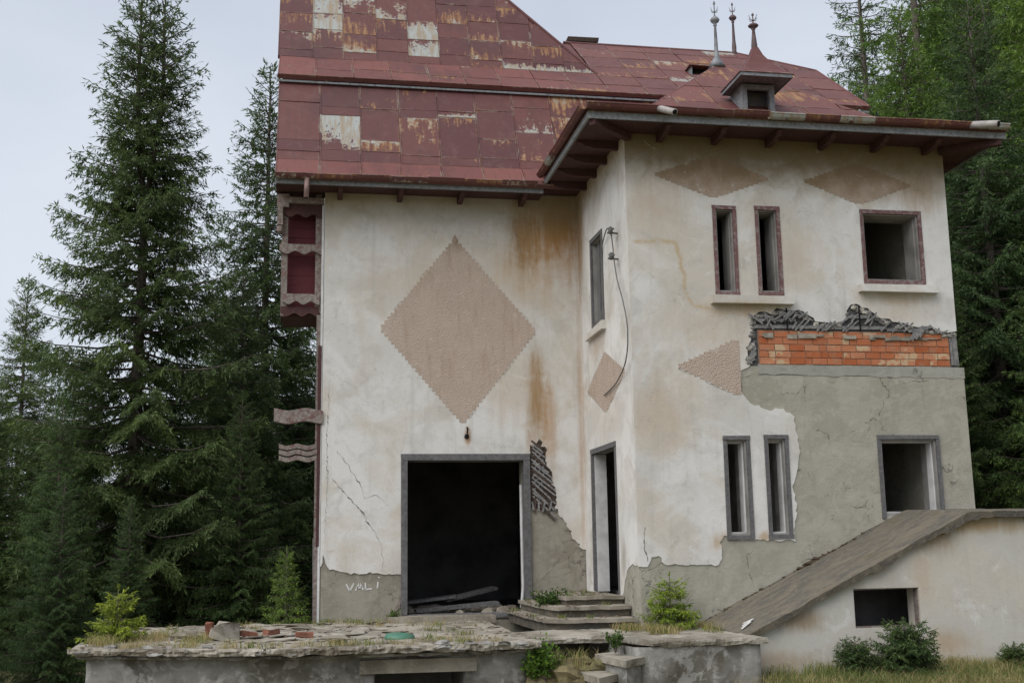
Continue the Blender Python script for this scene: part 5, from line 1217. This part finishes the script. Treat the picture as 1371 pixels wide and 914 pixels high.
mb = MB(); r6 = random.Random(61)
for k in range(420):
    if k < 300: x, y, z = r6.uniform(-.8, 4.1), 0, -.078; y = r6.uniform(yfr(x) + .05, -.1)
    else: x, y = r6.uniform(4.4, 5.68), r6.uniform(-2.75, -.1); z = .29 if x > 4.95 and y > -2.05 else .18 if x > 4.6 and y > -2.38 else .045
    q = lump((x, y, z), r6.uniform(.006, .022), 500 + k, (1.4, 1, .5), .6, 3); mb.poly(q.v, q.f)
tag(mb.build('grit', plain('grit', (0.20, 0.155, 0.11), .95, .6, 30)), 'grit and litter scattered over the terrace and steps', 'grit', None, 'stuff')
# shards and stones on the terrace
protos = []
for k in range(6):
    q = lump((0, 0, 0), 0.11, 40 + k, (1.2, .8, .13), .55, 6); me = bpy.data.meshes.new('stone_shard'); me.from_pydata(q.v, [], q.f); me.materials.append(MAT['terrace_top'] if k % 3 else MAT['concrete']); protos.append(me)
for i in range(58):
    x = rr.uniform(-.7, 4.0); y = rr.uniform(max(-3.3, yfr(x) + .15), -.3)
    if rr.random() < .45: x = rr.uniform(1.0, 2.6); y = rr.uniform(-3.6, -1.2)
    o = bpy.data.objects.new('stone_shard', protos[i % 6]); COL.objects.link(o); o.location = (x, y, -0.082 + rr.uniform(0, .012)); o.rotation_euler = (rr.uniform(-.15, .15), rr.uniform(-.15, .15), rr.uniform(0, 6.28)); s_ = rr.uniform(.5, 1.5); o.scale = (s_, s_, s_)
    tag(o, 'flat pale stone shard lying loose on the terrace', 'rubble', 'stone shards on the terrace')
o = MB().poly([(-.17, -.09, -.12), (.18, -.10, -.12), (.15, .10, -.12), (-.15, .09, -.12), (-.12, -.07, .06), (-.02, -.09, .11), (.10, -.06, .13), (.13, .05, .10), (-.10, .06, .08), (-.19, -.02, -.02), (.19, .0, -.03)],
    [(0, 3, 2, 1), (0, 1, 10, 6, 5, 4, 9), (4, 5, 6, 7, 8), (1, 2, 10), (2, 7, 6, 10), (2, 3, 8, 7), (3, 0, 9), (3, 9, 4, 8)]).build('concrete_chunk', 'terrace_top'); o.location = (0.72, -2.85, 0.02); o.rotation_euler = (0.1, .3, .4); tag(o, 'big pale broken concrete chunk standing on the terrace', 'rubble')
q = lump((0, 0, 0), .13, 75, (1.3, .8, .45), .5, 7); o = q.build('mossy_stone', 'concrete'); o.location = (0.22, -2.6, -0.05); tag(o, 'mossy stone left of the pale concrete chunk', 'rubble')
for nm, (x, y, z), rz, lab in (('loose_brick', (.53, -2.8, 0.02), 1.4, 'reddish brick standing upright left of the pale chunk'), ('loose_brick', (.97, -2.75, -0.03), .3, 'orange brick right of the pale chunk'), ('loose_brick', (1.22, -2.4, -0.04), .9, 'orange brick lying between the pale chunk and the young spruce'), ('loose_brick', (1.62, -2.9, -.05), .15, 'dark red brick half buried among flat shards')):
    o = MB().box((-.10, -.045, -.03), (.10, .045, .03), .012).build(nm, 'old_brick'); o.location = (x, y, z); o.rotation_euler = (0, 1.35 if 'upright' in lab else rr.uniform(-.2, .2), rz); tag(o, lab, 'brick')
mb = MB().lathe((0, 0, 0), [(.17, -.02), (.175, 0.0), (.16, .035), (.08, .05), (.02, .052)], 20); o = mb.build('green_lid', 'lid', None, True); o.location = (2.68, -3.55, -0.065); o.rotation_euler = (.06, .05, 0); tag(o, 'round green plastic lid lying on the terrace', 'lid')
# white torn scraps on the foot of the slab
sc2 = MB()
for k in range(3): sc2.bar((6.56 + .03 * k, -4.05 + .05 * k, slab_top(6.56 + .03 * k) + .03 + .012 * k), (6.70 + .03 * k, -3.98 + .03 * k, slab_top(6.7 + .03 * k) + .035 + .01 * (k % 2)), .022, .008)
tag(sc2.build('white_scrap', 'chalk'), 'crumpled white scrap at the foot of the sloping slab', 'scrap')
# rubble inside the wide doorway
for k, (x, y, L, a) in enumerate(((3.9, 0.8, 1.3, .15), (3.4, 1.3, 1.1, -.2), (4.2, 1.5, 1.0, .5))):
    o = MB().box((-L / 2, -.08, -.02), (L / 2, .08, .02), .005).build('fallen_plank', 'grey_wood'); o.location = (x, y, .06 + .08 * k); o.rotation_euler = (.1, -.06 - .05 * k, a); tag(o, ('front', 'middle', 'rear')[k] + ' fallen grey plank on the floor inside the wide doorway', 'plank')
mb = MB()
for k in range(40): q = lump((rr.uniform(3.1, 4.8), rr.uniform(.45, 2.0), -.02), rr.uniform(.04, .13), 100 + k, (1, 1, .7), .5, 4); mb.poly(q.v, q.f)
tag(mb.build('floor_rubble', 'concrete'), 'rubble heap on the floor behind the wide doorway', 'rubble', None, 'stuff')
